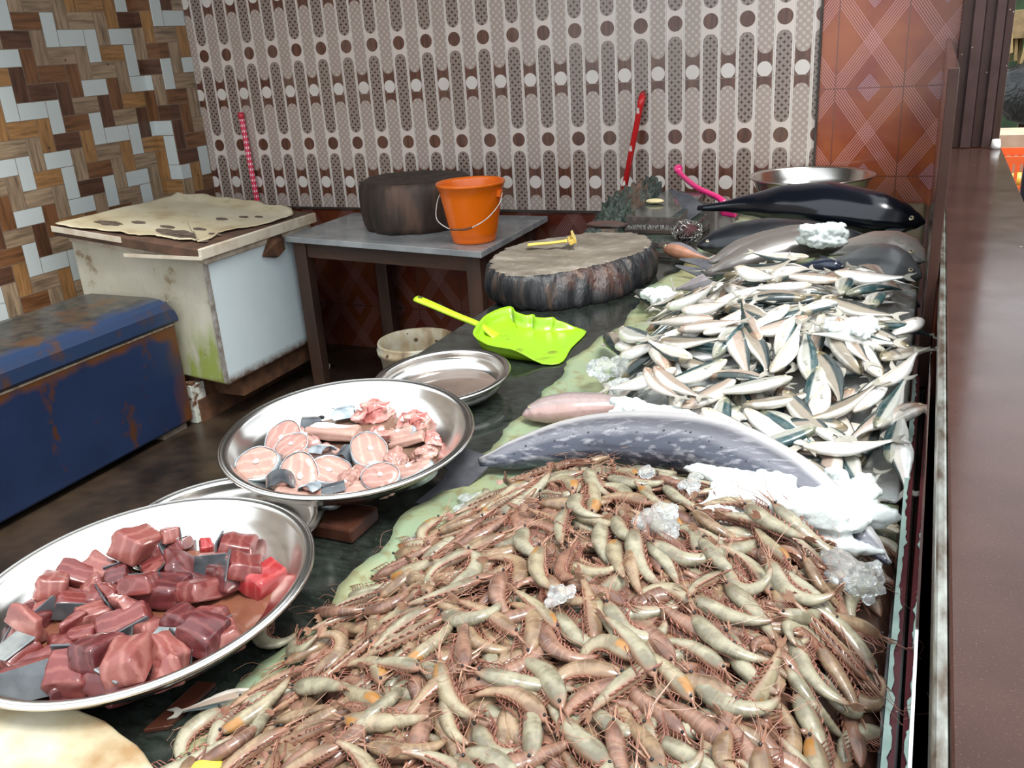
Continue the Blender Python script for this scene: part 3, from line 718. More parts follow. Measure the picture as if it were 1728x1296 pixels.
# ------------------------------------------------------------------ granite offcuts, net, wire pads at the back left of the counter
M_SL = simple('dark_green_granite', (.012, .020, .016), (.045, .060, .050), 22, .10)
M_SLE = simple('raw_granite_edge', (.05, .038, .034), (.11, .085, .075), 40, .6)
def slab(pts, z0, z1, label):
    c = (sum(p[0] for p in pts) / len(pts), sum(p[1] for p in pts) / len(pts), z0)
    b = MB().prism(pts, z0, z1); b.mi = [0, 0] + [1] * len(pts)
    tag(b.obj('granite_offcut', [M_SL, M_SLE], loc=c, bevel=.002), label, 'stone slab', 'granite offcuts stacked behind the block')
slab([(-1.03, 3.12), (-.80, 3.08), (-.78, 3.62), (-1.03, 3.70)], .8505, .872, 'lowest dark granite offcut behind the chopping block')
slab([(-1.02, 3.24), (-.86, 3.14), (-.80, 3.18), (-.81, 3.70), (-1.03, 3.74)], .8725, .892, 'middle dark granite offcut of the stack behind the block')
slab([(-1.04, 3.34), (-.83, 3.32), (-.86, 3.88), (-1.04, 3.92)], .9125, .948, 'topmost thick granite offcut, reflecting the wall tiles')
tag(MB().box((-1.02, 3.42, .8925), (-.86, 3.68, .912)).obj('packing_plank', simple('dark_packing_wood', (.05, .03, .02), (.09, .05, .03), 10, .6)), 'dark plank sandwiched between the granite offcuts', 'plank')
# soap stone
tag(MB().ell((0, 0, .010), (.038, .026, .010), 20, 8).obj('soap_bar', simple('pale_yellow_soap', (.72, .62, .36), (.60, .50, .27), 20, .4), smooth=True), 'oval pale yellow soap bar on the topmost granite offcut', 'soap').location = (-1.0, 3.60, .9485)
# green net draped beside the slabs
m = Mat('green_black_netting'); n = m.noise(30, 7, stretch=(1, 2, 1)); nb = m.noise(4, 4)
c = m.ramp(n, [(.36, (.010, .014, .013)), (.55, (.04, .06, .05)), (.72, (.14, .17, .14))]); c = m.mix(((nb - .60).mx(0) * 8).mn(.7), c, (.20, .10, .06)); m.set(col=c, rough=.5); m.bump(n, 1, .01)
b = MB(); NX, NY = 26, 44; vt = []; rr = random.Random(8)
for j in range(NY):
    v = j / (NY - 1)
    cx = -1.125 + .01 * math.sin(v * 9); y = 3.05 + .95 * v; hw = .055 + .012 * math.sin(v * PI)
    hh = .06 + .085 * smst(.05, .6, v)
    for i in range(NX):
        a = PI * i / (NX - 1); q = 1 + .14 * math.sin(i * 1.7 + j * .9) * math.sin(j * .6) + rr.uniform(-.06, .06)
        vt.append((cx - hw * math.cos(a) * q, y, .8515 + max(0, hh * math.sin(a) ** .8 * q)))
f = [(j * NX + i, j * NX + i + 1, (j + 1) * NX + i + 1, (j + 1) * NX + i) for j in range(NY - 1) for i in range(NX - 1)]
f += [tuple(j * NX + i for i in range(NX)) for j in (0,)] + [tuple((NY - 1) * NX + i for i in range(NX - 1, -1, -1))]
f += [tuple([j * NX for j in range(NY)][::-1] + [j * NX + NX - 1 for j in range(NY)])]
b.add(vt, f); b.v = [(x + 1.14, y - 3.4, z - .8515) for x, y, z in b.v]
o = b.obj('fishing_net', m.m, smooth=True); o.location = (-1.14, 3.4, .8515); tag(o, 'bundle of dark green netting between the block and the red pole', 'net')
t = thing('wet_rag', 'reddish brown wet rag tucked under the green netting', 'cloth', (-1.03, 3.07, .956))
b = MB().ell((0, 0, .012), (.075, .04, .013), 24, 9, jit=.16, rnd=random.Random(3)); b.obj('folded_cloth', simple('red_brown_cloth', (.07, .028, .02), (.035, .022, .018), 14, .8, bump=.5), t, smooth=True)
def wire_pad(c, r, label, red):
    t = thing('wire_scrubber', label, 'scrubber', c); b = MB(); rr = random.Random(11)
    for k in range(220):
        u = rr.uniform(0, 2 * PI); w = rr.uniform(-1, 1); q = math.sqrt(1 - w * w)
        p = Vector((r[0] * q * math.cos(u), r[1] * q * math.sin(u), r[2] * w)); rad = rr.uniform(.005, .010)
        a0 = rr.uniform(0, 6); ax = Vector((rr.uniform(-1, 1), rr.uniform(-1, 1), rr.uniform(-1, 1))).normalized(); bx = ax.orthogonal().normalized(); cx_ = ax.cross(bx)
        b.tube([p + (bx * math.cos(a0 + s_) + cx_ * math.sin(a0 + s_)) * rad for s_ in np.linspace(0, 5, 9)], .0009, 3)
    b.obj('wire_curls', simple('grey_wire', (.50, .50, .48), (.2, .19, .18), 50, .35, .7), t)
    MB().ell((0, 0, 0), tuple(v * .93 for v in r), 18, 10).obj('core', simple('dark_red_core', (.02, .012, .012), tuple(q * .5 for q in red), 20, .8), t, smooth=True)
wire_pad((-.775, 3.22, .918), (.048, .06, .038), 'round tangled wire scrubber at the tail of the dark tuna', (.10, .008, .012))
t = thing('bristle_brush', 'long dark bristle brush lying along the granite offcuts', 'brush', (-.93, 3.29, .8925))
MB().box((-.10, -.012, 0), (.10, .022, .018)).obj('back_board', simple('black_board', (.03, .022, .02), (.06, .04, .03), 20, .5), t, bevel=.003)
b = MB(); rr = random.Random(5)
for k in range(170):
    x = rr.uniform(-.098, .098); y = rr.uniform(-.012, .02); b.tube([(x, y, .017), (x + rr.uniform(-.004, .004), y + rr.uniform(-.012, .002), .030)], .0009, 3)
b.obj('bristles', simple('grey_bristle', (.45, .44, .42), (.1, .1, .1), 60, .5), t)
# ------------------------------------------------------------------ measured places (metres): sardines head xyz, tail xyz, bend; chunks x, y, size, look
SARD = [[-0.554,2.105,0.952,-0.419,2.022,1.034,0],[-0.394,1.863,1.037,-0.316,2.009,1.047,0.2],[-0.209,2.047,1.047,-0.348,1.986,1.047,0.3],[-0.378,1.808,1.027,-0.535,1.881,0.985,0.2],[-0.485,1.782,0.978,-0.357,1.732,1.007,0.3],[-0.343,1.81,1.029,-0.279,1.654,0.966,0.2],[-0.321,1.798,1.025,-0.24,1.668,0.973,-0.6],[-0.601,1.859,0.914,-0.484,1.778,0.977,0.2],[-0.688,2.033,0.912,-0.604,1.876,0.913,0],[-0.444,1.685,0.965,-0.516,1.847,0.973,0],[-0.396,1.687,0.977,-0.505,1.775,0.977,0],[-0.327,1.685,0.98,-0.447,1.627,0.942,0.5],[-0.425,1.668,0.964,-0.555,1.652,0.916,0.5],[-0.357,1.66,0.969,-0.218,1.655,0.967,0],[-0.379,1.568,0.927,-0.291,1.667,0.972,0.3],[-0.193,1.658,0.968,-0.351,1.599,0.941,0.3],[-0.279,1.583,0.934,-0.144,1.639,0.959,0.8],[-0.752,2.506,0.892,-0.66,2.354,0.888,0],[-0.538,2.218,0.958,-0.644,2.307,0.894,0],[-0.051,1.752,0.993,0.036,1.85,0.985,-0.7],[-0.083,1.602,0.94,-0.028,1.726,0.976,0.2],[-0.164,1.734,1.002,-0.104,1.619,0.949,-0.3],[-0.165,1.659,0.968,-0.192,1.785,1.022,0.2],[-0.233,1.661,0.969,-0.203,1.787,1.023,0],[-0.002,1.811,0.989,-0.129,1.84,1.041,0.2],[0.014,1.997,0.996,-0.041,1.823,1.009,0.2],[-0.047,1.704,0.973,-0.124,1.802,1.036,0.2],[-0.195,1.834,1.036,-0.317,1.768,1.016,0.3],[-0.241,1.884,1.045,-0.306,1.763,1.017,0.2],[-0.306,2.084,1.047,-0.233,2.204,1.047,0],[-0.402,2.173,1.04,-0.288,2.06,1.047,0],[-0.408,2.18,1.038,-0.284,2.244,1.048,1.1],[-0.382,2.069,1.045,-0.494,2.204,1.015,0],[-0.251,2.284,1.045,-0.385,2.325,1.042,0],[-0.162,2.101,1.047,-0.3,2.127,1.047,0.2],[-0.136,2.026,1.047,-0.035,2.122,1.037,0],[-0.168,1.922,1.047,-0.04,1.866,1.037,0],[-0.085,1.946,1.04,-0.065,2.085,1.033,0],[-0.463,1.907,1.011,-0.352,1.834,1.055,0],[-0.369,1.867,1.042,-0.245,1.803,1.029,0],[-0.216,1.944,1.047,-0.348,1.898,1.046,0.4],[-0.218,1.866,1.042,-0.101,1.943,1.049,0],[-0.383,1.755,1.008,-0.307,1.865,1.049,0],[-0.355,1.703,0.988,-0.305,1.823,1.039,0],[-0.042,1.784,0.999,-0.173,1.751,1.036,0],[-0.137,1.818,1.032,-0.072,1.701,0.99,0],[-0.149,2.024,1.047,-0.141,2.163,1.047,0],[-0.623,1.946,0.944,-0.507,1.813,0.971,0],[-0.562,1.842,0.938,-0.648,1.992,0.897,0],[-0.067,1.859,1.028,0.034,1.947,0.989,0],[-0.17,1.808,1.028,-0.035,1.775,1.012,0.3],[-0.236,1.727,0.998,-0.208,1.855,1.047,0],[-0.171,2.128,1.047,-0.031,2.123,1.044,0],[-0.279,1.746,1.006,-0.334,1.867,1.05,0],[-0.45,1.803,1.002,-0.319,1.772,1.039,0.2],[-0.155,1.693,0.984,-0.159,1.565,0.926,0.2],[-0.488,1.683,0.948,-0.397,1.578,0.938,0],[-0.083,1.702,0.983,-0.162,1.803,1.038,0],[-0.343,1.516,0.947,-0.176,1.481,0.897,0.3],[-0.152,1.466,0.893,-0.037,1.379,0.882,0.3],[0.004,1.288,0.882,-0.073,1.405,0.882,0.3],[0.033,1.661,0.939,-0.085,1.539,0.915,-0.3],[-0.015,1.491,0.895,-0.006,1.632,0.937,0.2],[-0.142,1.544,0.918,-0.26,1.474,0.892,0],[-0.092,1.564,0.925,-0.23,1.542,0.918,0],[-0.153,1.56,0.925,-0.055,1.653,0.963,0],[-0.062,1.514,0.905,-0.182,1.579,0.933,0],[-0.152,1.492,0.9,-0.017,1.53,0.911,0],[-0.206,1.614,0.948,-0.106,1.524,0.908,0],[-0.242,1.585,0.935,-0.128,1.511,0.904,0],[-0.267,1.569,0.928,-0.147,1.502,0.902,0],[-0.013,1.577,0.919,0.012,1.445,0.882,0],[-0.046,1.666,0.959,0.011,1.792,0.984,0],[-0.466,1.673,0.954,-0.36,1.583,0.94,0],[-0.312,1.601,0.942,-0.301,1.472,0.889,0.2],[-0.138,1.647,0.963,-0.157,1.52,0.907,0.2],[-0.154,1.451,0.89,-0.272,1.525,0.908,0.2],[-0.042,1.567,0.92,-0.007,1.697,0.96,0]]
TUNA = [[-1.08,0.924,1,0],[-1.023,0.919,0.7,2],[-1.049,0.86,1.3,0],[-1.103,0.822,1,0],[-1.103,0.789,0.9,0],[-1.045,0.807,0.8,0],[-1.003,0.828,0.9,0],[-0.959,0.855,1.3,0],[-0.925,0.88,0.9,1],[-0.907,0.92,1.1,0],[-0.87,0.846,1.1,1],[-0.884,0.81,1.1,0],[-0.837,0.85,1,0],[-0.811,0.858,1.1,3],[-0.946,0.796,1.25,0],[-1.006,0.77,1,0],[-1.103,0.744,1,0],[-1.064,0.738,1,1],[-1.118,0.714,1,0],[-1.103,0.684,0.9,0],[-1.056,0.672,1,0],[-1.018,0.701,1,0],[-1.008,0.727,0.8,0],[-1.032,0.761,0.8,0],[-0.95,0.741,0.9,0],[-0.969,0.776,0.8,0],[-0.901,0.724,0.9,0],[-0.938,0.717,1.1,1],[-0.86,0.743,1,0],[-0.833,0.758,1,0],[-0.797,0.712,1.1,0],[-0.847,0.705,0.9,2],[-0.885,0.677,1.2,0],[-0.935,0.635,1.6,0],[-0.98,0.629,1,0],[-0.884,0.629,1.1,0],[-0.838,0.631,1.15,0],[-0.795,0.632,1.1,0],[-0.821,0.674,0.9,1],[-0.829,0.577,1.2,2],[-0.899,0.574,1.1,0],[-0.903,0.543,1,0],[-0.968,0.576,1.3,1],[-1.042,0.628,1,2],[-1.073,0.65,0.8,0],[-0.75,0.713,1,1],[-0.986,0.973,0.5,3],[-0.997,0.665,0.8,0],[-0.978,0.682,0.8,0],[-1.003,0.855,0.8,0],[-1.07,0.78,0.8,0],[-1.032,0.909,0.7,0]]
STEAK = [[-1.062,1.239,0,1],[-1.032,1.222,0,0.8],[-1.04,1.136,0,1],[-0.952,1.131,0,1.1],[-0.968,1.06,2,1],[-0.908,1.167,0,1],[-0.883,1.247,0,1.05],[-0.84,1.203,2,0.8],[-0.858,1.166,1,1.1],[-0.77,1.211,3,1.1],[-0.791,1.149,0,0.8],[-0.793,1.089,4,1],[-0.743,1.145,4,0.8],[-0.853,1.05,3,0.7],[-0.924,1.052,4,0.9],[-0.893,1.041,2,0.7],[-1.065,1.332,2,0.9],[-1.025,1.382,2,1],[-0.968,1.398,1,1.25],[-0.874,1.394,1,1],[-0.804,1.348,1,0.7],[-0.792,1.29,1,0.8],[-0.848,1.326,4,0.8],[-0.829,1.254,1,1],[-0.875,1.346,3,0.8],[-0.997,1.303,4,1.2],[-0.979,1.211,4,1.2],[-0.954,1.21,2,0.8],[-0.931,1.242,2,0.8],[-0.909,1.328,1,0.9],[-0.858,1.1,2,0.9],[-1.041,1.185,4,0.8],[-1.036,1.274,3,0.9],[-0.934,1.302,4,0.8],[-0.85,1.131,1,0.7],[-0.81,1.204,4,0.8]]
# ------------------------------------------------------------------ heaps
def vsm(a, b, x):
    t = np.clip((x - a) / (b - a), 0, 1); return t * t * (3 - 2 * t)
def sard_h(x, y):
    return .862 + .165 * vsm(-.70, -.36, x) * vsm(1.38, 1.92, y) * (1 - .45 * vsm(2.2, 3.0, y)) * (1 - .35 * vsm(-.12, .05, x))
def prawn_h(x, y):
    return .861 + .112 * vsm(-.75, -.42, x) * (1 - .60 * vsm(-.14, .01, x)) * (1 - .80 * vsm(1.16, 1.40, y)) * (.72 + .28 * vsm(.4, .95, y))
def heap(name, fn, x0, x1, y0, y1, drop, mat, label, cat, seed, amp=.006, kind='stuff'):
    nx, ny = 70, 90; rr = random.Random(seed); b = MB(); vt = []
    for j in range(ny):
        for i in range(nx):
            x = x0 + (x1 - x0) * i / (nx - 1); y = y0 + (y1 - y0) * j / (ny - 1)
            e = min(i, nx - 1 - i, j, ny - 1 - j)
            z = float(fn(x, y)) - drop + amp * math.sin(x * 160 + y * 40) * math.sin(y * 170) + rr.uniform(-amp, amp) * .6
            vt.append((x, y, .8665 if e == 0 else max(z, .8668)))
    f = [(j * nx + i, j * nx + i + 1, (j + 1) * nx + i + 1, (j + 1) * nx + i) for j in range(ny - 1) for i in range(nx - 1)]
    edge = [i for i in range(nx)] + [j * nx + nx - 1 for j in range(1, ny)] + [(ny - 1) * nx + i for i in range(nx - 2, -1, -1)] + [j * nx for j in range(ny - 2, 0, -1)]
    f.append(tuple(edge[::-1])); b.add(vt, f)
    return tag(b.obj(name, mat, smooth=True, loc=((x0 + x1) / 2, (y0 + y1) / 2, .8665)), label, cat, kind=kind)
class HM:   # height raster used to stack things
    def __init__(s, x0, y0, x1, y1, fn, cell=.003):
        s.x0, s.y0, s.c = x0, y0, cell; s.nx = int((x1 - x0) / cell) + 1; s.ny = int((y1 - y0) / cell) + 1
        X, Y = np.meshgrid(x0 + np.arange(s.nx) * cell, y0 + np.arange(s.ny) * cell, indexing='ij'); s.X, s.Y = X, Y
        s.h = fn(X, Y).astype(float)
    def at(s, x, y):
        i = min(max(int((x - s.x0) / s.c + .5), 0), s.nx - 1); j = min(max(int((y - s.y0) / s.c + .5), 0), s.ny - 1); return s.h[i, j]
    def disc(s, x, y, r, z):
        i0 = max(int((x - r - s.x0) / s.c), 0); i1 = min(int((x + r - s.x0) / s.c) + 2, s.nx); j0 = max(int((y - r - s.y0) / s.c), 0); j1 = min(int((y + r - s.y0) / s.c) + 2, s.ny)
        if i1 <= i0 or j1 <= j0: return
        q = (s.X[i0:i1, j0:j1] - x) ** 2 + (s.Y[i0:i1, j0:j1] - y) ** 2
        sub = s.h[i0:i1, j0:j1]; np.maximum(sub, np.where(q < r * r, z, -9), out=sub)
ORD = {2: ['left of two', 'right of two'], 3: ['leftmost of three', 'middle of three', 'rightmost of three']}
NUM = ['', 'first', 'second', 'third', 'fourth', 'fifth', 'sixth', 'seventh', 'eighth', 'ninth', 'tenth', 'eleventh', 'twelfth']
CNT = ['zero', 'one', 'two', 'three', 'four', 'five', 'six', 'seven', 'eight', 'nine', 'ten', 'eleven', 'twelve']
def label_all(lst):     # lst of (object, label, sort key): adds a left to right rank where labels repeat
    d = {}
    for o, l, k in lst: d.setdefault(l, []).append((k, len(d), o))
    for l, v in d.items():
        v.sort(key=lambda q: (q[0], q[1])); n = len(v)
        for i, (_, _, o) in enumerate(v):
            if n == 1: o['label'] = l
            elif n in ORD: o['label'] = l + ', ' + ORD[n][i]
            elif i == 0: o['label'] = l + ', leftmost one'
            elif i == n - 1: o['label'] = l + ', rightmost one'
            else: o['label'] = l + ', ' + (NUM[i + 1] if i + 1 < 13 else str(i + 1) + 'th') + ' from left'

# ------------------------------------------------------------------ fish
def fish_mat(name, back, side, belly, head=None, split=(.42, .60), rough=.24, metal=.25, spots=None, nz=14, dark_noise=0, streak=None):
    m = Mat(name); u, v, _ = m.xyz('UV'); n = m.noise(nz, 6); n2 = m.noise(nz * 5, 4, stretch=streak)
    vv = v + (n - .5) * .22
    c = m.ramp(vv, [(max(split[0] - .10, 0), belly), (split[0], side), (split[1], side), (min(split[1] + .09, 1), back)])
    c = m.mix(((n2 - .50).mx(0) * 1.5).mn(.5), c, tuple(q * .55 for q in side))
    if head: c = m.mix((((u * -1 + .19) * 12).mx(0)).mn(.5), c, head)
    if spots: c = m.mix(m.vor(spots[0]).lt(spots[1]) * v.gt(.55), c, tuple(q * .3 for q in back))
    if dark_noise: c = m.mix(((n - .52).mx(0) * dark_noise).mn(.8), c, tuple(q * .35 for q in back))
    if streak: c = m.mix(((m.noise(50, 7, stretch=(.5, 2, 2)) - .52).mx(0) * 3).mn(.45), c, (.50, .49, .52)); c = m.mix((((v * -1) + .42).mx(0) * 5).mn(.7), c, (.66, .65, .66))
    m.set(col=c, rough=rough, metal=metal, coat=.35, coatr=.12); m.bump(n2, .12, .001); return m.m
M_FIN = simple('grey_fin', (.20, .19, .17), (.34, .32, .27), 30, .4)
M_EYE = simple('eye_iris', (.60, .55, .38), (.45, .36, .2), 60, .15); M_PUP = simple('eye_pupil', (.01, .01, .012), None, 5, .08)
SP = [(0, .010, .010, .008), (.03, .030, .028, .020), (.08, .048, .048, .031), (.15, .062, .066, .040), (.24, .070, .080, .043), (.34, .078, .094, .047), (.46, .080, .098, .047), (.58, .072, .086, .040), (.70, .056, .062, .030), (.82, .036, .038, .020), (.92, .022, .022, .012), (1, .020, .020, .006)]
def interp(P, s, k):
    for a, b in zip(P, P[1:]):
        if s <= b[0]: t = (s - a[0]) / (b[0] - a[0] + 1e-9); t = t * t * (3 - 2 * t) * .5 + t * .5; return a[k] + (b[k] - a[k]) * t
    return P[-1][k]
def fish_surface(L, frame, prof=SP, N=26, m=16, hk=1, wk=1):
    """frame(s) -> centre, tangent(to tail), dorsal, side"""
    b = MB(); rings = []; uv = []
    for i in range(N):
        s = (i / (N - 1)) ** 1.25; c, t, d, w = frame(s); hu, hd, hw = (interp(prof, s, k) * L for k in (1, 2, 3)); ring = []
        for k in range(m):
            a = 2 * PI * k / m; sn, cs = math.sin(a), math.cos(a)
            y = (hu if sn > 0 else hd) * hk * sn; z = hw * wk * cs * (abs(cs) ** -.18 if abs(cs) > .01 else 1)
            ring.append(tuple(c + d * y + w * z)); uv.append((s + .001, (sn + 1) / 2 * .98 + .01))
        rings.append(ring)
    b.loft(rings, True, uv=uv); return b
def flat_fin(P, d, w, th=.0012):    # P: outline list of Vector; thin solid along w
    b = MB(); n = len(P); w = w * th
    b.add([tuple(p + w) for p in P] + [tuple(p - w) for p in P], [tuple(range(n)), tuple(range(2 * n - 1, n - 1, -1))] + [(i, i + n, (i + 1) % n + n, (i + 1) % n) for i in range(n)]); return b
def tail_outline(c, t, d, L, fork=1.0, sp=.11):
    q = [(-.02, .018), (.05, .06 * fork + .02), (.15, sp), (.165, sp * .98), (.09, .03), (.075, 0), (.09, -.03), (.165, -sp * .98), (.15, -sp), (.05, -.06 * fork - .02), (-.02, -.018)]
    return [c + t * (a * L) + d * (b_ * L) for a, b_ in q]
def local_frame(L, bend, droop):
    n = 40; ang = [bend * (i / n - .5) * 1.3 for i in range(n + 1)]; pts = [Vector((0, 0, 0))]
    for i in range(n): pts.append(pts[-1] + Vector((-math.cos(ang[i]), math.sin(ang[i]), 0)) * (L / n))
    mid = (pts[0] + pts[-1]) / 2 + Vector((0, 0, 0)); mm = pts[n // 2]; mid = (mid + mm) / 2
    def fr(s):
        u = min(max(s, 0), 1) * n; i = min(int(u), n - 1); p = pts[i].lerp(pts[i + 1], u - i) - mid
        a = bend * (min(max(s, 0), 1) - .5) * 1.3; t = Vector((-math.cos(a), math.sin(a), 0)); p.z -= droop * (s - .5) ** 2 * L
        return p, t, Vector((math.sin(a), math.cos(a), 0)), Vector((0, 0, 1))
    return fr
def eye_mesh(c, w, r):
    b = MB(); ax = w.normalized()
    for rad, h, mi in ((r, .35, 0), (r * .55, .55, 1)):
        e = MB().ell((0, 0, 0), (rad, rad, r * h), 12, 6); q = Vector((0, 0, 1)).rotation_difference(ax).to_matrix()
        b.add([tuple(q @ Vector(p) + c) for p in e.v], e.f, mi)
    return b
def fish_parts(L, fr, prof=SP, hk=1, wk=1, N=26, m=16, fork=1, sp=.11, er=.017, es=.075, fins=None, ey=.012):
    fins = L < .2 if fins is None else fins
    out = {}
    out['body'] = fish_surface(L, fr, prof, N, m, hk, wk)
    c, t, d, w = fr(1.0); out['tail_fin'] = flat_fin(tail_outline(c, t, d, L, fork, sp), d, w, .0009 if L < .3 else .002)
    for sgn in (1, -1):
        c, t, d, w = fr(es); hw = interp(prof, es, 3) * L * wk; out.setdefault('eyes', []).append(eye_mesh(c + d * (ey * L) + w * (hw * .96 * sgn), w * sgn, er * L))
    if fins:
        P = []; 
        for s, h in ((.42, 0), (.47, .055), (.52, .05), (.60, 0)):
            c, t, d, w = fr(s); P.append(c + d * ((interp(prof, s, 1) * hk * .95 + h) * L))
        out['dorsal_fin'] = flat_fin(P, None, fr(.5)[3], .0008 if L < .3 else .0016)
        c, t, d, w = fr(.24); hw = interp(prof, .24, 3) * L * wk
        P = [c - d * .03 * L + w * hw * 1.0, c - d * .012 * L + t * .02 * L + w * hw * 1.04, c - d * .03 * L + t * .11 * L + w * hw * 1.12, c - d * .065 * L + t * .09 * L + w * hw * 1.08]
        out['pectoral_fin'] = flat_fin(P, None, w, .0008 if L < .3 else .0015)
    return out
SM = [fish_mat('sardine_dark_back', (.022, .034, .034), (.26, .22, .17), (.60, .57, .51), head=(.25, .19, .10), split=(.22, .50)),
      fish_mat('sardine_white_belly', (.040, .062, .062), (.66, .60, .53), (.88, .87, .84), head=(.52, .42, .27), split=(.50, .78)),
      fish_mat('sardine_silver_pink', (.034, .050, .048), (.37, .29, .235), (.68, .63, .57), head=(.36, .20, .12), split=(.36, .66)),
      fish_mat('sardine_teal_back', (.028, .066, .070), (.42, .42, .37), (.78, .76, .70), head=(.30, .28, .18), split=(.28, .52))]
SNAME = ['dark-backed', 'white-bellied', 'silvery pink', 'teal-backed']
sard_proto = {}
def sardine(vi, bend, droop):
    kb = (vi, round(bend * 2) / 2, droop)
    if kb in sard_proto: return copy_tree(sard_proto[kb])
    fr = local_frame(.150, kb[1], droop); P = fish_parts(.150, fr, hk=1.58, wk=1.5)
    r = link('sardine', P['body'].mesh('sardine', SM[vi], True)); r.rotation_mode = 'QUATERNION'
    kids(r, [('tail_fin', P['tail_fin'].mesh('tail_fin', M_FIN)), ('dorsal_fin', P['dorsal_fin'].mesh('dorsal_fin', M_FIN)), ('pectoral_fin', P['pectoral_fin'].mesh('pectoral_fin', M_FIN))] + [('eye', e.mesh('eye', [M_EYE, M_PUP], True)) for e in P['eyes']])
    sard_proto[kb] = r; return r
def orient(o, dirv, n, c, roll, flip, sc):
    x = dirv.normalized(); z = (n - x * n.dot(x)).normalized()
    z = Matrix.Rotation(roll, 3, x) @ z
    if flip: z = -z
    y = z.cross(x); M = Matrix((x, y, z)).transposed()
    o.rotation_quaternion = M.to_quaternion(); o.location = c; o.scale = (sc, sc, sc)

M_ICEB = simple('crushed_ice_white', (.50, .53, .52), (.24, .22, .19), 9, .35, bump=.8, bdist=.006, coat=.4)
heap('crushed_ice', lambda x, y: sard_h(x, y) if y > 1.5 else sard_h(x, y), -.60, .008, 1.42, 2.5, .030, M_ICEB, 'bed of dirty crushed ice hidden under the sardine heap', 'ice', 3)
def s_region(x, y, z):
    row = 'front' if y < 1.62 else 'middle' if y < 1.83 else 'upper' if y < 2.08 else 'back'
    colm = 'left edge' if x < -.42 else 'left centre' if x < -.27 else 'centre' if x < -.14 else 'right side'
    return {'front': 'low front, ', 'middle': 'mid heap, ', 'upper': 'upper heap, ', 'back': 'back of heap, '}[row] + colm
lab = []; rr = random.Random(21)
MUST = {4: 0, 6: 0, 32: 0, 21: 0, 31: 0, 33: 1, 29: 1, 3: 2, 7: 1, 12: 1, 14: 2, 15: 3, 16: 0, 18: 1, 20: 1, 23: 1, 24: 0, 22: 3, 25: 1, 26: 1, 28: 1, 30: 1, 5: 2, 59: 0, 60: 0, 61: 2, 62: 3, 58: 1, 72: 1, 64: 0}
def dirname(d):
    if abs(d.x) > abs(d.y) * .8: return 'head to the ' + ('right' if d.x > 0 else 'left')
    return 'head ' + ('pointing away' if d.y > 0 else 'towards the viewer')
for i, (hx, hy, hz, tx, ty, tz, bend) in enumerate(SARD):
    H = Vector((hx, hy, hz)); T = Vector((tx, ty, tz)); vi = MUST.get(i, rr.choice([0, 1, 1, 2, 3, 3])); d = H - T
    o = sardine(vi, bend, .25 if bend == 0 else 0)
    c = (H + T) / 2; c.z += .004 + rr.uniform(0, .006)
    # the arch in the photograph bows up and away from the viewer
    flip = (d.x > 0) == (rr.random() < .15) if bend else rr.random() < .5
    orient(o, d, Vector((0, -.25, 1)), c, rr.uniform(-.35, .35), flip, max(.98, min(1.16, d.length / .155)))
    tag(o, None, 'fish', 'sardines heaped on ice')
    lab.append((o, '%s %s sardine, %s, %s' % ('arched' if abs(bend) > .4 else 'straight', SNAME[vi], dirname(d), s_region(c.x, c.y, c.z)), c.x))
HS = HM(-.75, 1.3, .05, 3.1, lambda x, y: sard_h(x, y))
k = 0; tries = 0
while k < 128 and tries < 1600:
    tries += 1
    x = rr.uniform(-.60, -.035); y = rr.uniform(1.40, 2.36) if rr.random() < .7 else rr.uniform(1.38, 1.62)
    if x < -.42 and y < 1.66: continue
    if float(sard_h(x, y)) < .885 and x < -.20: continue
    if y < 1.46 and x < -.20: continue
    a = rr.uniform(0, 2 * PI); L2 = .06
    dx, dy = math.cos(a), math.sin(a)
    if not (-.68 < x - dx * L2 * 1.4 < .0 and -.68 < x + dx * L2 * 1.4 < -.01): continue
    z1 = float(sard_h(x + dx * L2, y + dy * L2)); z0 = float(sard_h(x - dx * L2, y - dy * L2))
    d = Vector((dx * 2 * L2, dy * 2 * L2, z1 - z0)); gx = float(sard_h(x + .03, y) - sard_h(x - .03, y)) / .06; gy = float(sard_h(x, y + .03) - sard_h(x, y - .03)) / .06
    vi = rr.choice([0, 1, 1, 2, 3]); bend = rr.choice([0, 0, .5, -.5])
    o = sardine(vi, bend, .25 if bend == 0 else 0); c = Vector((x, y, max((z0 + z1) / 2, .884) - .006 + rr.uniform(-.004, .008)))
    orient(o, d, Vector((-gx, -gy, 1)), c, rr.uniform(-.4, .4), rr.random() < .5, rr.uniform(.95, 1.08)); tag(o, None, 'fish', 'sardines heaped on ice')
    lab.append((o, '%s %s sardine, %s, %s' % ('bent' if bend else 'straight', SNAME[vi], dirname(d), s_region(x, y, c.z)), x)); k += 1
label_all(lab)

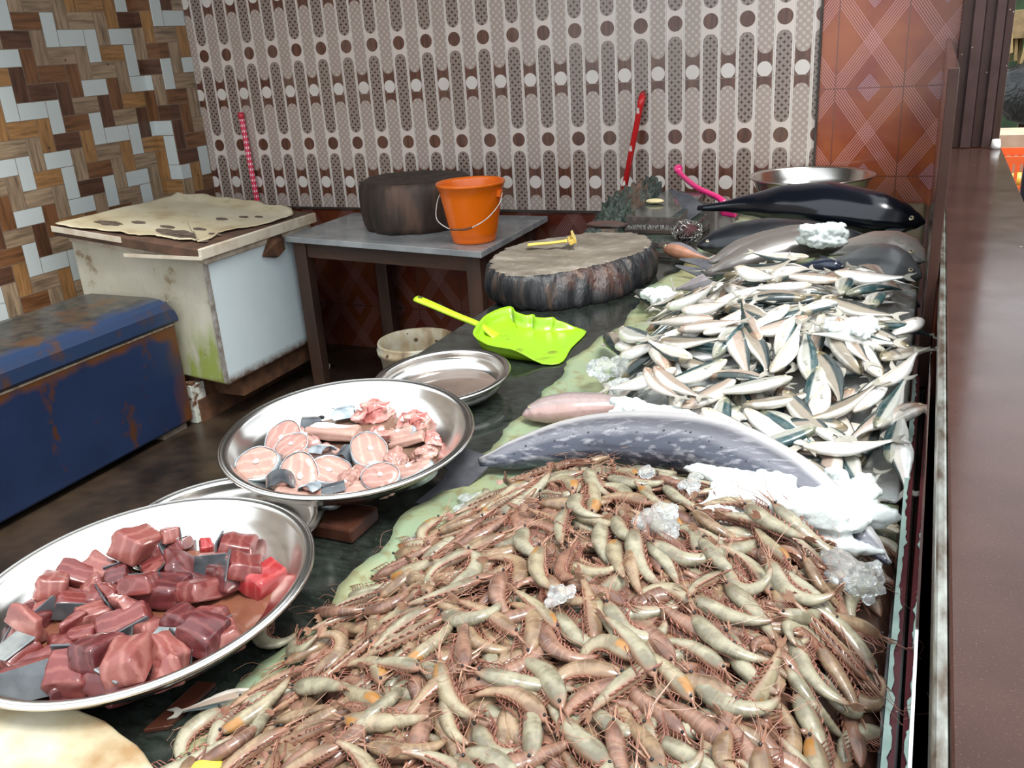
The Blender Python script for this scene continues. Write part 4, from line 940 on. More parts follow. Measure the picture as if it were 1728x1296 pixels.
# --- the large fish
def spine_frame(pts, nrm, flipd=1):
    P = cr(pts, 60)
    def fr(s):
        u = min(max(s, 0), 1) * 59; i = min(int(u), 58); p = P[i].lerp(P[i + 1], u - i)
        a, b = P[max(i - 3, 0)], P[min(i + 4, 59)]; t = (b - a).normalized(); n = Vector(nrm); w = (n - t * n.dot(t)).normalized(); return p, t, w.cross(t) * flipd, w
    return fr
def big_fish(name, label, pts, nrm, mat, prof=SP, hk=1, wk=1, flipd=1, cat='fish', finmat=None, group=None, **kw):
    fr0 = spine_frame(pts, nrm, flipd); L = sum((Vector(a) - Vector(b)).length for a, b in zip(pts, pts[1:]))
    O = Vector(pts[len(pts) // 2]); fr = lambda s: (lambda q: (q[0] - O, q[1], q[2], q[3]))(fr0(s))
    P = fish_parts(L, fr, prof, hk, wk, N=40, m=28, **kw)
    r = link(name, P['body'].mesh(name, mat, True)); r.location = O; fm = finmat or M_FIN
    K = [('tail_fin', P['tail_fin'].mesh('tail_fin', fm))] + [('eye', e.mesh('eye', [M_EYE, M_PUP], True)) for e in P['eyes']]
    if 'dorsal_fin' in P: K += [('dorsal_fin', P['dorsal_fin'].mesh('dorsal_fin', fm)), ('pectoral_fin', P['pectoral_fin'].mesh('pectoral_fin', fm))]
    kids(r, K); return tag(r, label, cat, group)
M_DFIN = simple('dark_fin', (.030, .032, .04), (.08, .08, .09), 20, .35)
KP = [(0, .004, .004, .003), (.05, .022, .022, .014), (.12, .040, .042, .025), (.22, .058, .058, .036), (.36, .070, .068, .044), (.52, .072, .068, .044), (.68, .060, .056, .036), (.82, .040, .036, .024), (.92, .022, .020, .013), (1, .014, .014, .008)]
TP = [(0, .006, .006, .006), (.04, .03, .03, .025), (.12, .058, .06, .05), (.25, .085, .088, .072), (.42, .098, .098, .082), (.6, .085, .08, .068), (.78, .048, .042, .038), (.9, .020, .018, .018), (1, .012, .012, .010)]
CP = [(0, .010, .010, .008), (.04, .05, .05, .03), (.12, .10, .10, .055), (.25, .165, .16, .075), (.42, .205, .19, .085), (.6, .185, .17, .07), (.78, .11, .10, .045), (.9, .055, .052, .025), (1, .042, .042, .012)]
M_KING = fish_mat('slate_silver_skin', (.050, .056, .080), (.155, .155, .18), (.50, .49, .50), split=(.34, .66), rough=.24, metal=.35, spots=(60, .15), nz=13, streak=(1, 2.2, 2.2))
big_fish('king_mackerel', 'long slate-silver speckled fish lying behind the prawn heap', [(.0, 1.125, .930), (-.08, 1.20, .952), (-.176, 1.275, .965), (-.277, 1.335, .965), (-.388, 1.372, .950), (-.502, 1.392, .930), (-.60, 1.380, .905), (-.665, 1.350, .890), (-.70, 1.330, .884)], (0, -.35, .93), M_KING, KP, hk=1.05, wk=1.15, flipd=1, fork=1.0, sp=.085, er=.007, es=.07, fins=False, finmat=M_DFIN)
M_TUNA = fish_mat('black_blue_skin', (.006, .008, .014), (.010, .014, .024), (.045, .05, .06), split=(.05, .3), rough=.16, metal=.3, nz=8)
big_fish('black_tuna', 'largest glossy black tuna lying at the back below the steel bowl', [(.005, 3.30, .950), (-.12, 3.32, .965), (-.30, 3.36, .985), (-.46, 3.42, .985), (-.62, 3.48, .970), (-.80, 3.50, .950)], (0, -.75, .75), M_TUNA, TP, hk=1.10, wk=1.05, finmat=M_DFIN, er=.012, es=.07, sp=.12)
M_TUNA2 = fish_mat('dull_black_skin', (.010, .012, .016), (.022, .024, .030), (.05, .05, .055), split=(.05, .3), rough=.35, metal=.2, nz=30, dark_noise=3)
big_fish('black_tuna', 'duller black tuna with scuffed skin in front of the glossy one', [(-.70, 3.05, .905), (-.60, 3.08, .918), (-.48, 3.11, .925), (-.35, 3.15, .925), (-.22, 3.19, .918), (-.13, 3.21, .912)], (0, -.5, .85), M_TUNA2, TP, hk=1.35, wk=1.1, flipd=-1, finmat=M_DFIN, er=.012, es=.07)
M_GRY = fish_mat('brown_grey_skin', (.060, .052, .048), (.135, .118, .108), (.24, .20, .19), split=(.12, .55), rough=.33, metal=.2, nz=12)
big_fish('grey_fish', 'brownish grey fish with its head under the ice lump, tail to the left', [(-.20, 2.80, .975), (-.29, 2.78, .985), (-.40, 2.73, .975), (-.49, 2.66, .955), (-.565, 2.60, .930)], (0, -.7, .8), M_GRY, KP, hk=1.65, wk=1.5, finmat=M_DFIN, sp=.16, group='grey fish behind the sardines')
big_fish('grey_fish', 'slimmer brownish grey fish behind the other, head at the yellow spot', [(-.235, 3.00, .965), (-.33, 2.98, .965), (-.44, 2.92, .95), (-.53, 2.84, .94), (-.60, 2.78, .915)], (0, -.7, .8), M_GRY, KP, hk=1.6, wk=1.4, finmat=M_DFIN, sp=.14, group='grey fish behind the sardines')
M_CARP = fish_mat('pale_grey_scaled_skin', (.20, .20, .19), (.34, .31, .28), (.62, .42, .34), split=(.18, .55), rough=.3, metal=.3, nz=16)
M_CARP2 = fish_mat('slate_grey_smooth_skin', (.090, .095, .10), (.145, .15, .155), (.42, .26, .20), split=(.10, .5), rough=.35, metal=.25, nz=14)
M_CARP3 = fish_mat('charcoal_skin', (.035, .038, .04), (.06, .062, .065), (.12, .11, .10), split=(.15, .5), rough=.4, metal=.2, nz=20)
big_fish('carp', 'pale silvery carp at the right, behind the slate grey one', [(.012, 2.72, .955), (-.05, 2.765, .968), (-.11, 2.79, .973), (-.18, 2.80, .970), (-.25, 2.79, .958)], (0, -.35, .9), M_CARP, CP, hk=1.6, wk=1.25, er=.028, es=.13, ey=.02, group='carp by the divider', fins=True)
big_fish('carp', 'slate grey carp on top at the right beside the divider', [(.010, 2.565, .950), (-.05, 2.575, .967), (-.11, 2.60, .975), (-.17, 2.62, .972), (-.235, 2.65, .962)], (0, -.55, .85), M_CARP2, CP, hk=1.45, wk=1.25, er=.028, es=.13, ey=.02, group='carp by the divider', finmat=M_DFIN)
big_fish('carp', 'charcoal carp mostly hidden below the slate grey one', [(.012, 2.47, .898), (-.05, 2.48, .908), (-.11, 2.49, .912), (-.19, 2.51, .908)], (0, -.4, .9), M_CARP3, CP, hk=1.1, wk=1.1, er=.03, es=.13, ey=.02, group='carp by the divider', finmat=M_DFIN)
M_BLH = fish_mat('blue_black_skin', (.030, .038, .065), (.08, .085, .12), (.38, .34, .33), split=(.12, .42), rough=.2, metal=.3)
big_fish('blue_headed_fish', 'dark fish with shiny blue-black head below the ice lump', [(-.185, 2.575, .962), (-.22, 2.585, .965), (-.28, 2.61, .955), (-.36, 2.64, .935)], (0, -.3, .95), M_BLH, TP, hk=1.2, wk=1.4, er=.02)
M_REDF = fish_mat('orange_grey_skin', (.16, .15, .17), (.46, .22, .14), (.70, .33, .20), split=(.25, .6), rough=.3, metal=.1)
big_fish('red_bellied_fish', 'small fish with orange belly and grey back by the granite offcuts', [(-.815, 3.035, .895), (-.76, 3.00, .900), (-.70, 2.96, .898), (-.63, 2.92, .893)], (-.1, -.75, .6), M_REDF, TP, hk=1.3, wk=1.6, er=.03, es=.12)
M_TLF = fish_mat('purple_grey_skin', (.12, .11, .115), (.27, .24, .25), (.45, .40, .41), split=(.2, .6), rough=.3, metal=.2)
big_fish('purple_grey_fish', 'purplish grey fish with its forked tail spread beside the clear ice lump', [(-.50, 2.50, .945), (-.54, 2.50, .935), (-.59, 2.505, .915), (-.635, 2.51, .90)], (0, -.6, .8), M_TLF, CP, hk=.95, wk=.9, er=.02, sp=.34)
M_PNK = fish_mat('slimy_pink_white_skin', (.20, .17, .165), (.30, .23, .22), (.38, .25, .23), split=(.3, .6), rough=.18, metal=.05, nz=18)
big_fish('pink_fish', 'blunt pinkish slimy fish under melting ice, left of the silver fish', [(-.712, 1.555, .885), (-.67, 1.58, .892), (-.60, 1.605, .897), (-.52, 1.63, .897), (-.44, 1.65, .89)], (0, -.3, .95), M_PNK, TP, hk=1.25, wk=1.15, er=.015, es=.10)
big_fish('small_fish', 'small silver fish on the black granite, tucked beside the foam sheet', [(-.700, .700, .861), (-.735, .672, .861), (-.775, .638, .860)], (0, -.3, .95), SM[2], SP, hk=1.5, wk=1.2, er=.02, sp=.07)

# ------------------------------------------------------------------ ice
m = Mat('clear_ice'); n = m.noise(30, 4); m.set(col=(.93, .97, .97), rough=.08, trans=.85, ior=1.31); m.bump(n, .6, .004); M_ICE = m.m
m = Mat('white_ice'); n = m.noise(24, 5); m.set(col=m.ramp(n, [(.35, (.82, .88, .87)), (.7, (.68, .74, .73))]), rough=.22, trans=.25, ior=1.31, coat=.5); m.bump(n, .7, .006); M_ICEW = m.m
def ice(label, c, r, mat, lumps=1, seed=1, spread=.5):
    b = MB(); rr = random.Random(seed)
    lumps = lumps * 5 if lumps > 1 else 1
    for k in range(lumps):
        q = (1, 1, 1) if lumps == 1 else tuple(rr.uniform(.25, .5) for _ in range(3))
        p = (0, 0, 0) if k == 0 else (rr.uniform(-1, 1) * r[0] * spread * 1.4, rr.uniform(-1, 1) * r[1] * spread * 1.3, rr.uniform(-.6, .9) * r[2] * spread * 1.2)
        b.ell(p, tuple(a * b_ for a, b_ in zip(r, q)), 9, 6, jit=.18, rnd=rr)
    o = b.obj('ice_chunk', mat, smooth=True)
    rm = o.modifiers.new('merge', 'REMESH'); rm.mode = 'VOXEL'; rm.voxel_size = max(.0022, r[0] * .05); rm.use_smooth_shade = True
    if not D.textures.get('ice_clouds'): t_ = D.textures.new('ice_clouds', 'CLOUDS'); t_.noise_scale = .012
    dd = o.modifiers.new('rough', 'DISPLACE'); dd.texture = D.textures['ice_clouds']; dd.texture_coords = 'LOCAL'; dd.strength = .010; dd.mid_level = .5; o.location = c
    return tag(o, label, 'ice', 'loose ice lumps among the seafood')
ice('big frosted white ice lump resting on the grey fish', (-.262, 2.70, 1.025), (.070, .045, .045), M_ICEW, 6, 1)
ice('pale greenish ice lump at the left end of the sardine heap', (-.655, 2.40, .900), (.050, .05, .036), M_ICEW, 5, 2)
ice('brownish melting ice lump at the left edge of the sardines', (-.60, 1.80, .905), (.050, .055, .040), M_ICE, 4, 3)
ice('melting ice lump stained brown below the left sardines', (-.53, 1.70, .905), (.045, .045, .034), M_ICE, 4, 4)
ice('white crushed ice between the long silver fish and the sardines', (-.44, 1.56, .915), (.085, .035, .025), M_ICEW, 8, 5)
ice('bright white ice lump near the divider and the long fish head', (-.070, 1.335, .915), (.045, .045, .040), M_ICEW, 5, 6)
ice('large clear wet ice chunk set among the prawns', (-.285, 1.045, .985), (.030, .035, .022), M_ICE, 4, 7)
ice('small clear ice bit among the prawns in the middle of the heap', (-.350, .835, .990), (.018, .018, .013), M_ICE, 2, 8)
ice('small round clear ice bit near the top of the prawn heap', (-.345, 1.185, .985), (.012, .012, .010), M_ICE, 1, 9)
ice('translucent ice chunk at the top of the prawns by the fish belly', (-.280, 1.165, .985), (.026, .02, .014), M_ICE, 2, 10)
ice('long bank of white ice along the belly of the silver fish', (-.150, 1.180, .955), (.105, .045, .034), M_ICEW, 14, 11, .85)
ice('clear crushed ice at the end of the silver fish head', (-.045, 1.06, .940), (.040, .035, .028), M_ICE, 6, 12)
ice('flat pale ice slab lying on the foam edge left of the prawns', (-.640, 1.20, .873), (.055, .05, .010), M_ICE, 2, 13)
ice('thin melting ice piece on the foam sheet, nearer the viewer', (-.665, 1.06, .872), (.040, .045, .009), M_ICE, 2, 14)
ice('yellow-white ice lump amid the sardines at centre right', (-.105, 1.80, 1.035), (.050, .06, .022), M_ICEW, 6, 15)
ice('clear ice piece half sunk in the nearest prawns', (-.10, .62, .945), (.022, .02, .016), M_ICE, 2, 16)

# ------------------------------------------------------------------ prawns
def prawn_mat(name, a, b_, spot=(.34, .135, .012), spotted=False, red=0):
    m = Mat(name); u, v, _ = m.xyz('UV'); n = m.noise(42, 6); n2 = m.noise(120, 3)
    c = m.ramp(n, [(.36, a), (.62, b_)])
    seg = ((u * 13.5).fr() - .5).ab(); c = m.mix((u.gt(.38) * seg.lt(.10)) * .20, c, (.36, .29, .19))
    c = m.mix(((u - .86).mx(0) * 5).mn(.8), c, (.20, .07, .04))
    c = m.mix(((u * -1 + .15).mx(0) * 7).mn(.75), c, (.24, .10, .06))
    c = m.mix(((v * -1 + .30).mx(0) * 3).mn(.6), c, (.24, .12, .075))
    if spotted: c = m.mix((((u - .20).ab() * -1 + .105 + (n - .5) * .12).mx(0) * 30).mn(1) * ((v - .50 + (n - .5) * .4).mx(0) * 9).mn(1) * .7, c, spot)
    c = m.mix(((n2 - .58).mx(0) * 3).mn(.5), c, (.16, .09, .06))
    m.set(col=c, rough=.28, coat=.3, coatr=.12); m.bump(n2, .15, .0008); return m.m
PM = [prawn_mat('prawn_grey_green', (.31, .285, .20), (.14, .125, .085)), prawn_mat('prawn_orange_spot', (.32, .275, .18), (.15, .12, .075), spotted=True),
      prawn_mat('prawn_tan_brown', (.29, .20, .12), (.125, .075, .044)), prawn_mat('prawn_pink_brown', (.26, .14, .095), (.11, .055, .040))]
PNAME = ['grey-green', 'orange-spotted', 'tan brown', 'pinkish brown']
M_PLEG = simple('prawn_leg', (.26, .10, .065), (.17, .065, .045), 60, .4); M_ANT = simple('prawn_feeler', (.28, .12, .08), (.36, .22, .15), 60, .4); M_PFAN = simple('prawn_tail_fan', (.18, .07, .05), (.30, .19, .12), 60, .35)
PR = [(0, .0014), (.04, .0036), (.10, .0068), (.18, .0092), (.28, .0105), (.36, .0104), (.46, .0098), (.58, .0086), (.70, .0073), (.82, .0057), (.92, .0040), (1, .0024)]
def prawn_frame(curl, S=.105, n=48):
    ang = [-.10 * max(0, .3 - i / n) * 4 + curl * max(0, (i / n - .30) / .70) ** 1.15 for i in range(n + 1)]; pts = [Vector((0, 0, 0))]
    for i in range(n): pts.append(pts[-1] + Vector((-math.cos(ang[i]), -math.sin(ang[i]), 0)) * (S / n))
    ctr = sum(pts, Vector((0, 0, 0))) / len(pts)
    def fr(s):
        u = min(max(s, 0), 1) * n; i = min(int(u), n - 1); p = pts[i].lerp(pts[i + 1], u - i) - ctr; a = ang[i] + (ang[i + 1] - ang[i]) * (u - i)
        return p, Vector((-math.cos(a), -math.sin(a), 0)), Vector((-math.sin(a), math.cos(a), 0))
    return fr
def prawn_meshes(curl, N=30, m=10, seed=0, simple_=False):
    fr = prawn_frame(curl); b = MB(); rings = []; uv = []; Z = Vector((0, 0, 1)); rr = random.Random(seed)
    for i in range(N):
        s = i / (N - 1); p, t, d = fr(s); r = interp([(a, q) for a, q in PR], s, 1)
        if s > .38: r *= 1 + .09 * (((s * 13.5) % 1) - .4)
        ring = []
        for k in range(m):
            a = 2 * PI * k / m; ring.append(tuple(p + d * (r * math.sin(a) * 1.12) + Z * (r * .80 * math.cos(a)))); uv.append((s + .001, (math.sin(a) + 1) / 2 * .98 + .01))
        rings.append(ring)
    b.loft(rings, True, uv=uv)
    if simple_: return b, fr
    p, t, d = fr(0); b.tube([p + d * .001, p - t * .012 + d * .0035, p - t * .026 + d * .007], [.0014, .0009, .0002], 5)
    legs = MB()
    for k in range(5):
        s = .15 + .045 * k; p, t, d = fr(s); r = interp(PR, s, 1)
        for sz in (-1, 1):
            q = p - d * r * .9 + Z * (sz * .003); e = rr.uniform(-.4, .4)
            legs.tube([q, q - d * .008 - t * (.006 + .004 * e) + Z * (sz * .003), q - d * .009 - t * (.015 + .004 * e) + Z * (sz * .002), q - d * .008 - t * .022], [.0008, .0006, .0004, .0002], 4)
    for k in range(5):
        s = .42 + .085 * k; p, t, d = fr(s); r = interp(PR, s, 1)
        for sz in (-1, 1):
            q = p - d * r * .9 + Z * (sz * .0025); legs.tube([q, q - d * .004 - t * .004 + Z * (sz * .002), q - d * .005 - t * .009], [.0012, .0011, .0003], 5)
    fan = MB(); p, t, d = fr(1.0)
    for w, l in ((-1.0, .014), (-.45, .017), (.45, .017), (1.0, .014), (0, .012)):
        x = (t + Z * w * .42 + d * .06 * w).normalized(); s_ = (Z * math.cos(w * .4) - t * math.sin(w * .4)).normalized() if abs(w) < 2 else Z
        P = [p - t * .003, p + x * l * .5 + s_ * .0028, p + x * l, p + x * l * .5 - s_ * .0028]; n = d.normalized() * .0005
        fan.add([tuple(q + n) for q in P] + [tuple(q - n) for q in P], [(0, 1, 2, 3), (7, 6, 5, 4), (0, 4, 5, 1), (1, 5, 6, 2), (2, 6, 7, 3), (3, 7, 4, 0)])
    ant = MB(); p, t, d = fr(.03)
    for sz in (-1, 1):
        a = p + Z * sz * .0025; e1 = rr.uniform(-.03, .03); e2 = rr.uniform(.0, .05)
        ant.tube(cr([a, a - t * .02 + d * e1 * .3, a - t * .045 + d * e1 + Z * .002 * sz, a - t * .055 + d * (e1 + e2 * sz), a - t * .035 + d * (e1 + e2 * 1.3 * sz)], 12), [.0004] * 6 + [.00025] * 6, 3)
        ant.tube([a, a - t * .012 - d * .002, a - t * .022 - d * .003 * sz], [.0012, .001, .0003], 4)
    eyes = []
    for sz in (-1, 1):
        p, t, d = fr(.055); c = p + Z * sz * .0052 + d * .002; eyes.append(MB().ell(tuple(c), (.0019, .0019, .0019), 8, 5))
    return b, legs, fan, ant, eyes
CURLS = [.35, .8, 1.3, 2.0, 2.9, -.3]
CNAME = ['straight', 'slightly bent', 'bent', 'curved', 'tightly curled', 'straight']
prawn_proto = {}
def prawn(ci, mi):
    if (ci, mi) in prawn_proto: return copy_tree(prawn_proto[(ci, mi)])
    b, legs, fan, ant, eyes = prawn_meshes(CURLS[ci], seed=ci * 7 + mi)
    r = link('prawn', b.mesh('prawn', PM[mi], True)); r.rotation_mode = 'QUATERNION'
    kids(r, [('legs', legs.mesh('legs', M_PLEG, True)), ('tail_fan', fan.mesh('tail_fan', M_PFAN)), ('feelers', ant.mesh('feelers', M_ANT))] + [('eye', e.mesh('eye', M_PUP, True)) for e in eyes])
    prawn_proto[(ci, mi)] = r; return r
HP = HM(-.80, .30, .03, 1.45, prawn_h)
def drop_prawn(hm, x, y, a, ci, lift=.0045, upd=True):
    fr = FR[ci]; c, s_ = math.cos(a), math.sin(a); pts = []
    for q in (.06, .2, .34, .48, .62, .76, .9):
        p = fr(q)[0]; pts.append((x + p.x * c - p.y * s_, y + p.x * s_ + p.y * c, p))
    hs = np.array([hm.at(px, py) for px, py, _ in pts]); A = np.array([[px - x, py - y, 1] for px, py, _ in pts])
    A2 = np.vstack([A, [.025, 0, 0], [0, .025, 0]]); gx0 = float(hm.fn(x + .02, y) - hm.fn(x - .02, y)) / .04; gy0 = float(hm.fn(x, y + .02) - hm.fn(x, y - .02)) / .04
    sol = np.linalg.lstsq(A2, np.append(hs, [gx0 * .025, gy0 * .025]), rcond=None)[0]
    z = sol[2] + lift + .25 * max(0, (hs - A @ sol).max())
    gx, gy = np.clip(sol[0], -.9, .9), np.clip(sol[1], -.9, .9)
    if upd:
        for px, py, _ in pts: hm.disc(px, py, .0085, z + gx * (px - x) + gy * (py - y) + .0055)
    return z, gx, gy
HP.fn = prawn_h
FR = [prawn_frame(c) for c in CURLS]
def prawn_matrix(x, y, z, gx, gy, a, roll):
    n = Vector((-gx, -gy, 1)).normalized(); d = Vector((math.cos(a), math.sin(a), 0)); d = (d - n * d.dot(n)).normalized(); n = Matrix.Rotation(roll, 3, d) @ n
    return Matrix((d, n.cross(d), n)).transposed()
rr = random.Random(99)
# under-layer: nobody could count it -> one object
bulk = [MB(), MB()]
lowp = [prawn_meshes(c, 16, 7, simple_=True)[0] for c in CURLS]; legp = [prawn_meshes(c, 4, 4, seed=i)[1] for i, c in enumerate(CURLS)]
big = MB()
for k in range(700):
    x = rr.uniform(-.66, -.012); y = rr.uniform(.34, 1.24); a = rr.uniform(0, 2 * PI); ci = rr.randrange(6)
    z = float(prawn_h(x, y)) - .010 + rr.uniform(-.004, .003); gx = float(prawn_h(x + .02, y) - prawn_h(x - .02, y)) / .04; gy = float(prawn_h(x, y + .02) - prawn_h(x, y - .02)) / .04
    if z < .874: z = .874
    M3 = prawn_matrix(x, y, z, gx, gy, a, rr.uniform(-.5, .5)); T = Vector((x, y, z)); q = lowp[ci]
    A = np.array(q.v) @ np.array(M3).T + np.array(T); A[:, 2] = np.maximum(A[:, 2], .8668); A[:, 0] = np.minimum(A[:, 0], .008)
    big.add([tuple(p) for p in A], q.f, rr.choice([0, 1, 1, 2, 2]), q.uv)
    if x > -.59:
        q = legp[ci]; A = np.array(q.v) @ np.array(M3).T + np.array(T); A[:, 2] = np.maximum(A[:, 2], .8668); A[:, 0] = np.minimum(A[:, 0], .008); big.add([tuple(p) for p in A], q.f, 3)
NXb, NYb = 60, 90; base = []
for j in range(NYb):
    for i in range(NXb):
        x = -.66 + .666 * i / (NXb - 1); y = .32 + .93 * j / (NYb - 1); e = min(i, NXb - 1 - i, j, NYb - 1 - j)
        base.append((x, y, .8668 if e == 0 else max(float(prawn_h(x, y)) - .019 + rr.uniform(-.003, .003), .867)))
big.add(base, [(j * NXb + i, j * NXb + i + 1, (j + 1) * NXb + i + 1, (j + 1) * NXb + i) for j in range(NYb - 1) for i in range(NXb - 1)], 4)
tag(big.obj('prawn_bulk', [PM[0], PM[2], PM[3], M_PLEG, simple('prawn_mush', (.05, .024, .016), (.10, .05, .034), 30, .3, bump=.8)], smooth=True, loc=(-.37, .86, .8665)), 'packed lower layer of raw prawns filling the gaps of the heap', 'prawns', kind='stuff')
HP.h += -.004
lab = []; pos = []
def p_region(x, y):
    r = 'nearest the viewer' if y < .60 else 'low on the near slope' if y < .76 else 'mid heap' if y < .94 else 'on the upper heap' if y < 1.10 else 'by the long fish'
    c = 'left edge' if x < -.55 else 'left part' if x < -.40 else 'centre' if x < -.25 else 'right part' if x < -.12 else 'right edge'
    return r + ', ' + c
def add_prawn(x, y, a, ci, mi, sc=1.0, lift=.0045, roll=None):
    z, gx, gy = drop_prawn(HP, x, y, a, ci, lift); o = prawn(ci, mi); M3 = prawn_matrix(x, y, z, gx, gy, a, rr.uniform(-.6, .6) if roll is None else roll)
    o.rotation_quaternion = M3.to_quaternion(); o.location = (x, y, max(z, .8725)); o.scale = (sc, sc, sc); tag(o, None, 'prawn', 'raw prawns heaped on the foam sheet')
    lab.append((o, '%s %s prawn, %s' % (CNAME[ci], PNAME[mi], p_region(x, y)), x))
k = 0; tries = 0
while k < 285 and tries < 9000:
    tries += 1
    x = rr.uniform(-.70, -.028); y = rr.uniform(.44, 1.29)
    if x < -.62 and rr.random() < .6: continue
    if y > 1.16 and (x > -.20 or x < -.62): continue
    if y > 1.05 and x > -.10: continue
    mind = min(((x - a) ** 2 + (y - b_) ** 2 for a, b_ in pos), default=1)
    if mind < (.030 if k < 230 else .016) ** 2: continue
    pos.append((x, y)); base = rr.choice([2.5, -.6, 2.5, -.6, .4, 3.4, 1.6, -1.6]) + rr.uniform(-.7, .7)
    ci = rr.choice([0, 0, 1, 1, 2, 2, 3, 4, 5]); base = ((rr.choice([2.25, -.90]) if x > -.46 else rr.choice([.65, 3.75])) + rr.uniform(-.6, .6)) if rr.random() < .68 else base; mi = rr.choice([0, 0, 0, 1, 2, 3]) if x > -.35 else rr.choice([0, 0, 1, 2, 2, 3])
    add_prawn(x, y, base, ci, mi, rr.uniform(.86, 1.12), lift=.004); k += 1
# the strays over the foam edge
for (x, y, a, ci, mi) in ((-.70, .78, 2.2, 3, 0), (-.69, .86, 2.9, 2, 3), (-.715, .60, 1.2, 3, 0), (-.66, .98, 3.6, 0, 3), (-.68, .69, .8, 1, 2)):
    add_prawn(x, y, a, ci, mi, 1.0)
o = prawn(4, 0); tag(o, 'curled grey prawn fallen on the black granite beside the foam edge', 'prawn', 'raw prawns heaped on the foam sheet'); o.location = (-.765, .80, .860); o.rotation_quaternion = Matrix.Rotation(2.2, 3, 'Z').to_quaternion(); o.scale = (1, 1, 1)
label_all(lab)
tag(MB().ell((0, 0, 0), (.03, .022, .012), 12, 7, jit=.12, rnd=random.Random(2)).obj('yellow_foam_scrap', simple('yellow_scrap', (.62, .55, .06), (.5, .42, .05), 20, .5), smooth=True), 'bright yellow scrap under the nearest prawns at the left', 'scrap').location = (-.655, .555, .876)

# ------------------------------------------------------------------ fish pieces in the dishes
def meat(name, a, b_, line, rough=.3, sc=5, coat=.22):
    m = Mat(name); n = m.noise(26, 6, stretch=(1, .35, 1)); x, y, z = m.xyz(); w = ((y * 420 + n * 14)._m('SINE') * .5 + .5)
    c = m.ramp(n, [(.32, a), (.68, b_)]); c = m.mix((w - .62).mx(0) * 1.0, c, line); m.set(col=c, rough=rough, coat=coat, coatr=.1, sss=0); m.bump(n, .4, .003); return m.m
M_MEAT = [meat('dark_tuna_flesh', (.105, .018, .018), (.18, .040, .034), (.28, .10, .085)), meat('plum_tuna_flesh', (.060, .012, .014), (.115, .024, .025), (.20, .06, .055)), meat('bright_red_flesh', (.30, .025, .028), (.20, .014, .016), (.42, .09, .08)), meat('rosy_tuna_flesh', (.17, .045, .040), (.25, .080, .065), (.36, .17, .14))]
M_SKD = simple('dark_slate_skin', (.035, .040, .048), (.09, .10, .11), 24, .22, .2, coat=.5); M_SKS = simple('silver_fish_skin', (.42, .45, .44), (.20, .23, .24), 26, .2, .45, coat=.4)
def chunk_shape(kind, rr):
    L, W, H = {0: (.030, .021, .016), 1: (.034, .017, .017), 2: (.026, .025, .014), 3: (.036, .024, .013)}[kind]
    q = lambda a: a * rr.uniform(.78, 1.12); x0, x1 = -q(L), q(L); b = MB()
    if kind == 1:   # wedge
        v = [(x0, -q(W), -H), (x1, -q(W), -H), (x1 * .8, q(W), -H), (x0 * .7, q(W), -H), (x0 * .9, -q(W) * .9, H), (x1 * .6, -q(W), H), (x1 * .5, -.1 * W, H * .9), (x0 * .6, 0, H)]
    else: v = [(x0, -q(W), -H), (x1, -q(W), -H), (x1, q(W), -H), (x0, q(W), -H), (x0 * .92, -q(W) * .9, q(H)), (x1 * .86, -q(W) * .92, q(H)), (x1 * .9, q(W) * .85, q(H)), (x0 * .9, q(W) * .9, q(H))]
    b.add(v, [(0, 3, 2, 1), (4, 5, 6, 7), (0, 1, 5, 4), (1, 2, 6, 5), (2, 3, 7, 6), (3, 0, 4, 7)]); return b, v
def finalize(o, lv=2, st=.009):
    b = o.modifiers.new('bevel', 'BEVEL'); b.width = .0045; b.segments = 3; s = o.modifiers.new('sub', 'SUBSURF'); s.levels = s.render_levels = lv; s.subdivision_type = 'SIMPLE'
    if not D.textures.get('flesh_clouds'): t_ = D.textures.new('flesh_clouds', 'CLOUDS'); t_.noise_scale = .02
    d = o.modifiers.new('disp', 'DISPLACE'); d.texture = D.textures['flesh_clouds']; d.texture_coords = 'GLOBAL' if False else 'LOCAL'; d.strength = st; d.mid_level = .5; return o
ch_proto = {}
def tuna_chunk(kind, mi, skin, var):
    key = (kind, mi, skin, var)
    if key in ch_proto: return copy_tree(ch_proto[key])
    rr = random.Random(kind * 31 + mi * 7 + var * 101 + (3 if skin else 0)); b, v = chunk_shape(kind, rr)
    o = finalize(b.obj('tuna_chunk', M_MEAT[mi], smooth=True)); o.rotation_mode = 'QUATERNION'
    if skin:
        side = [v[0], v[1], v[5], v[4]] if skin != 'top' else [v[4], v[5], v[6], v[7]]
        nrm = (Vector(side[1]) - Vector(side[0])).cross(Vector(side[3]) - Vector(side[0])).normalized()
        P = [Vector(p) * 1.03 + nrm * .0022 for p in side]; Q = [p - nrm * .0026 for p in P]; sb = MB().add([tuple(p) for p in P + Q], [(0, 1, 2, 3), (7, 6, 5, 4), (0, 4, 5, 1), (1, 5, 6, 2), (2, 6, 7, 3), (3, 7, 4, 0)])
        sk = sb.obj('skin', M_SKS if skin in ('silver', 'top') else M_SKD, o, bevel=.0008); sk['label'] = 'silver skin' if skin in ('silver', 'top') else 'dark grey skin'
    ch_proto[key] = o; return o
def dish_floor(c, R, depth, norm, foot):
    def fn(x, y):
        dx, dy = x - c[0], y - c[1]; r = np.sqrt(dx * dx + dy * dy); base = c[2] - depth - norm[0] * dx - norm[1] * dy
        return base + np.clip((r - R * foot) / (R * (1 - foot)), 0, 1.3) * depth + .001
    return fn
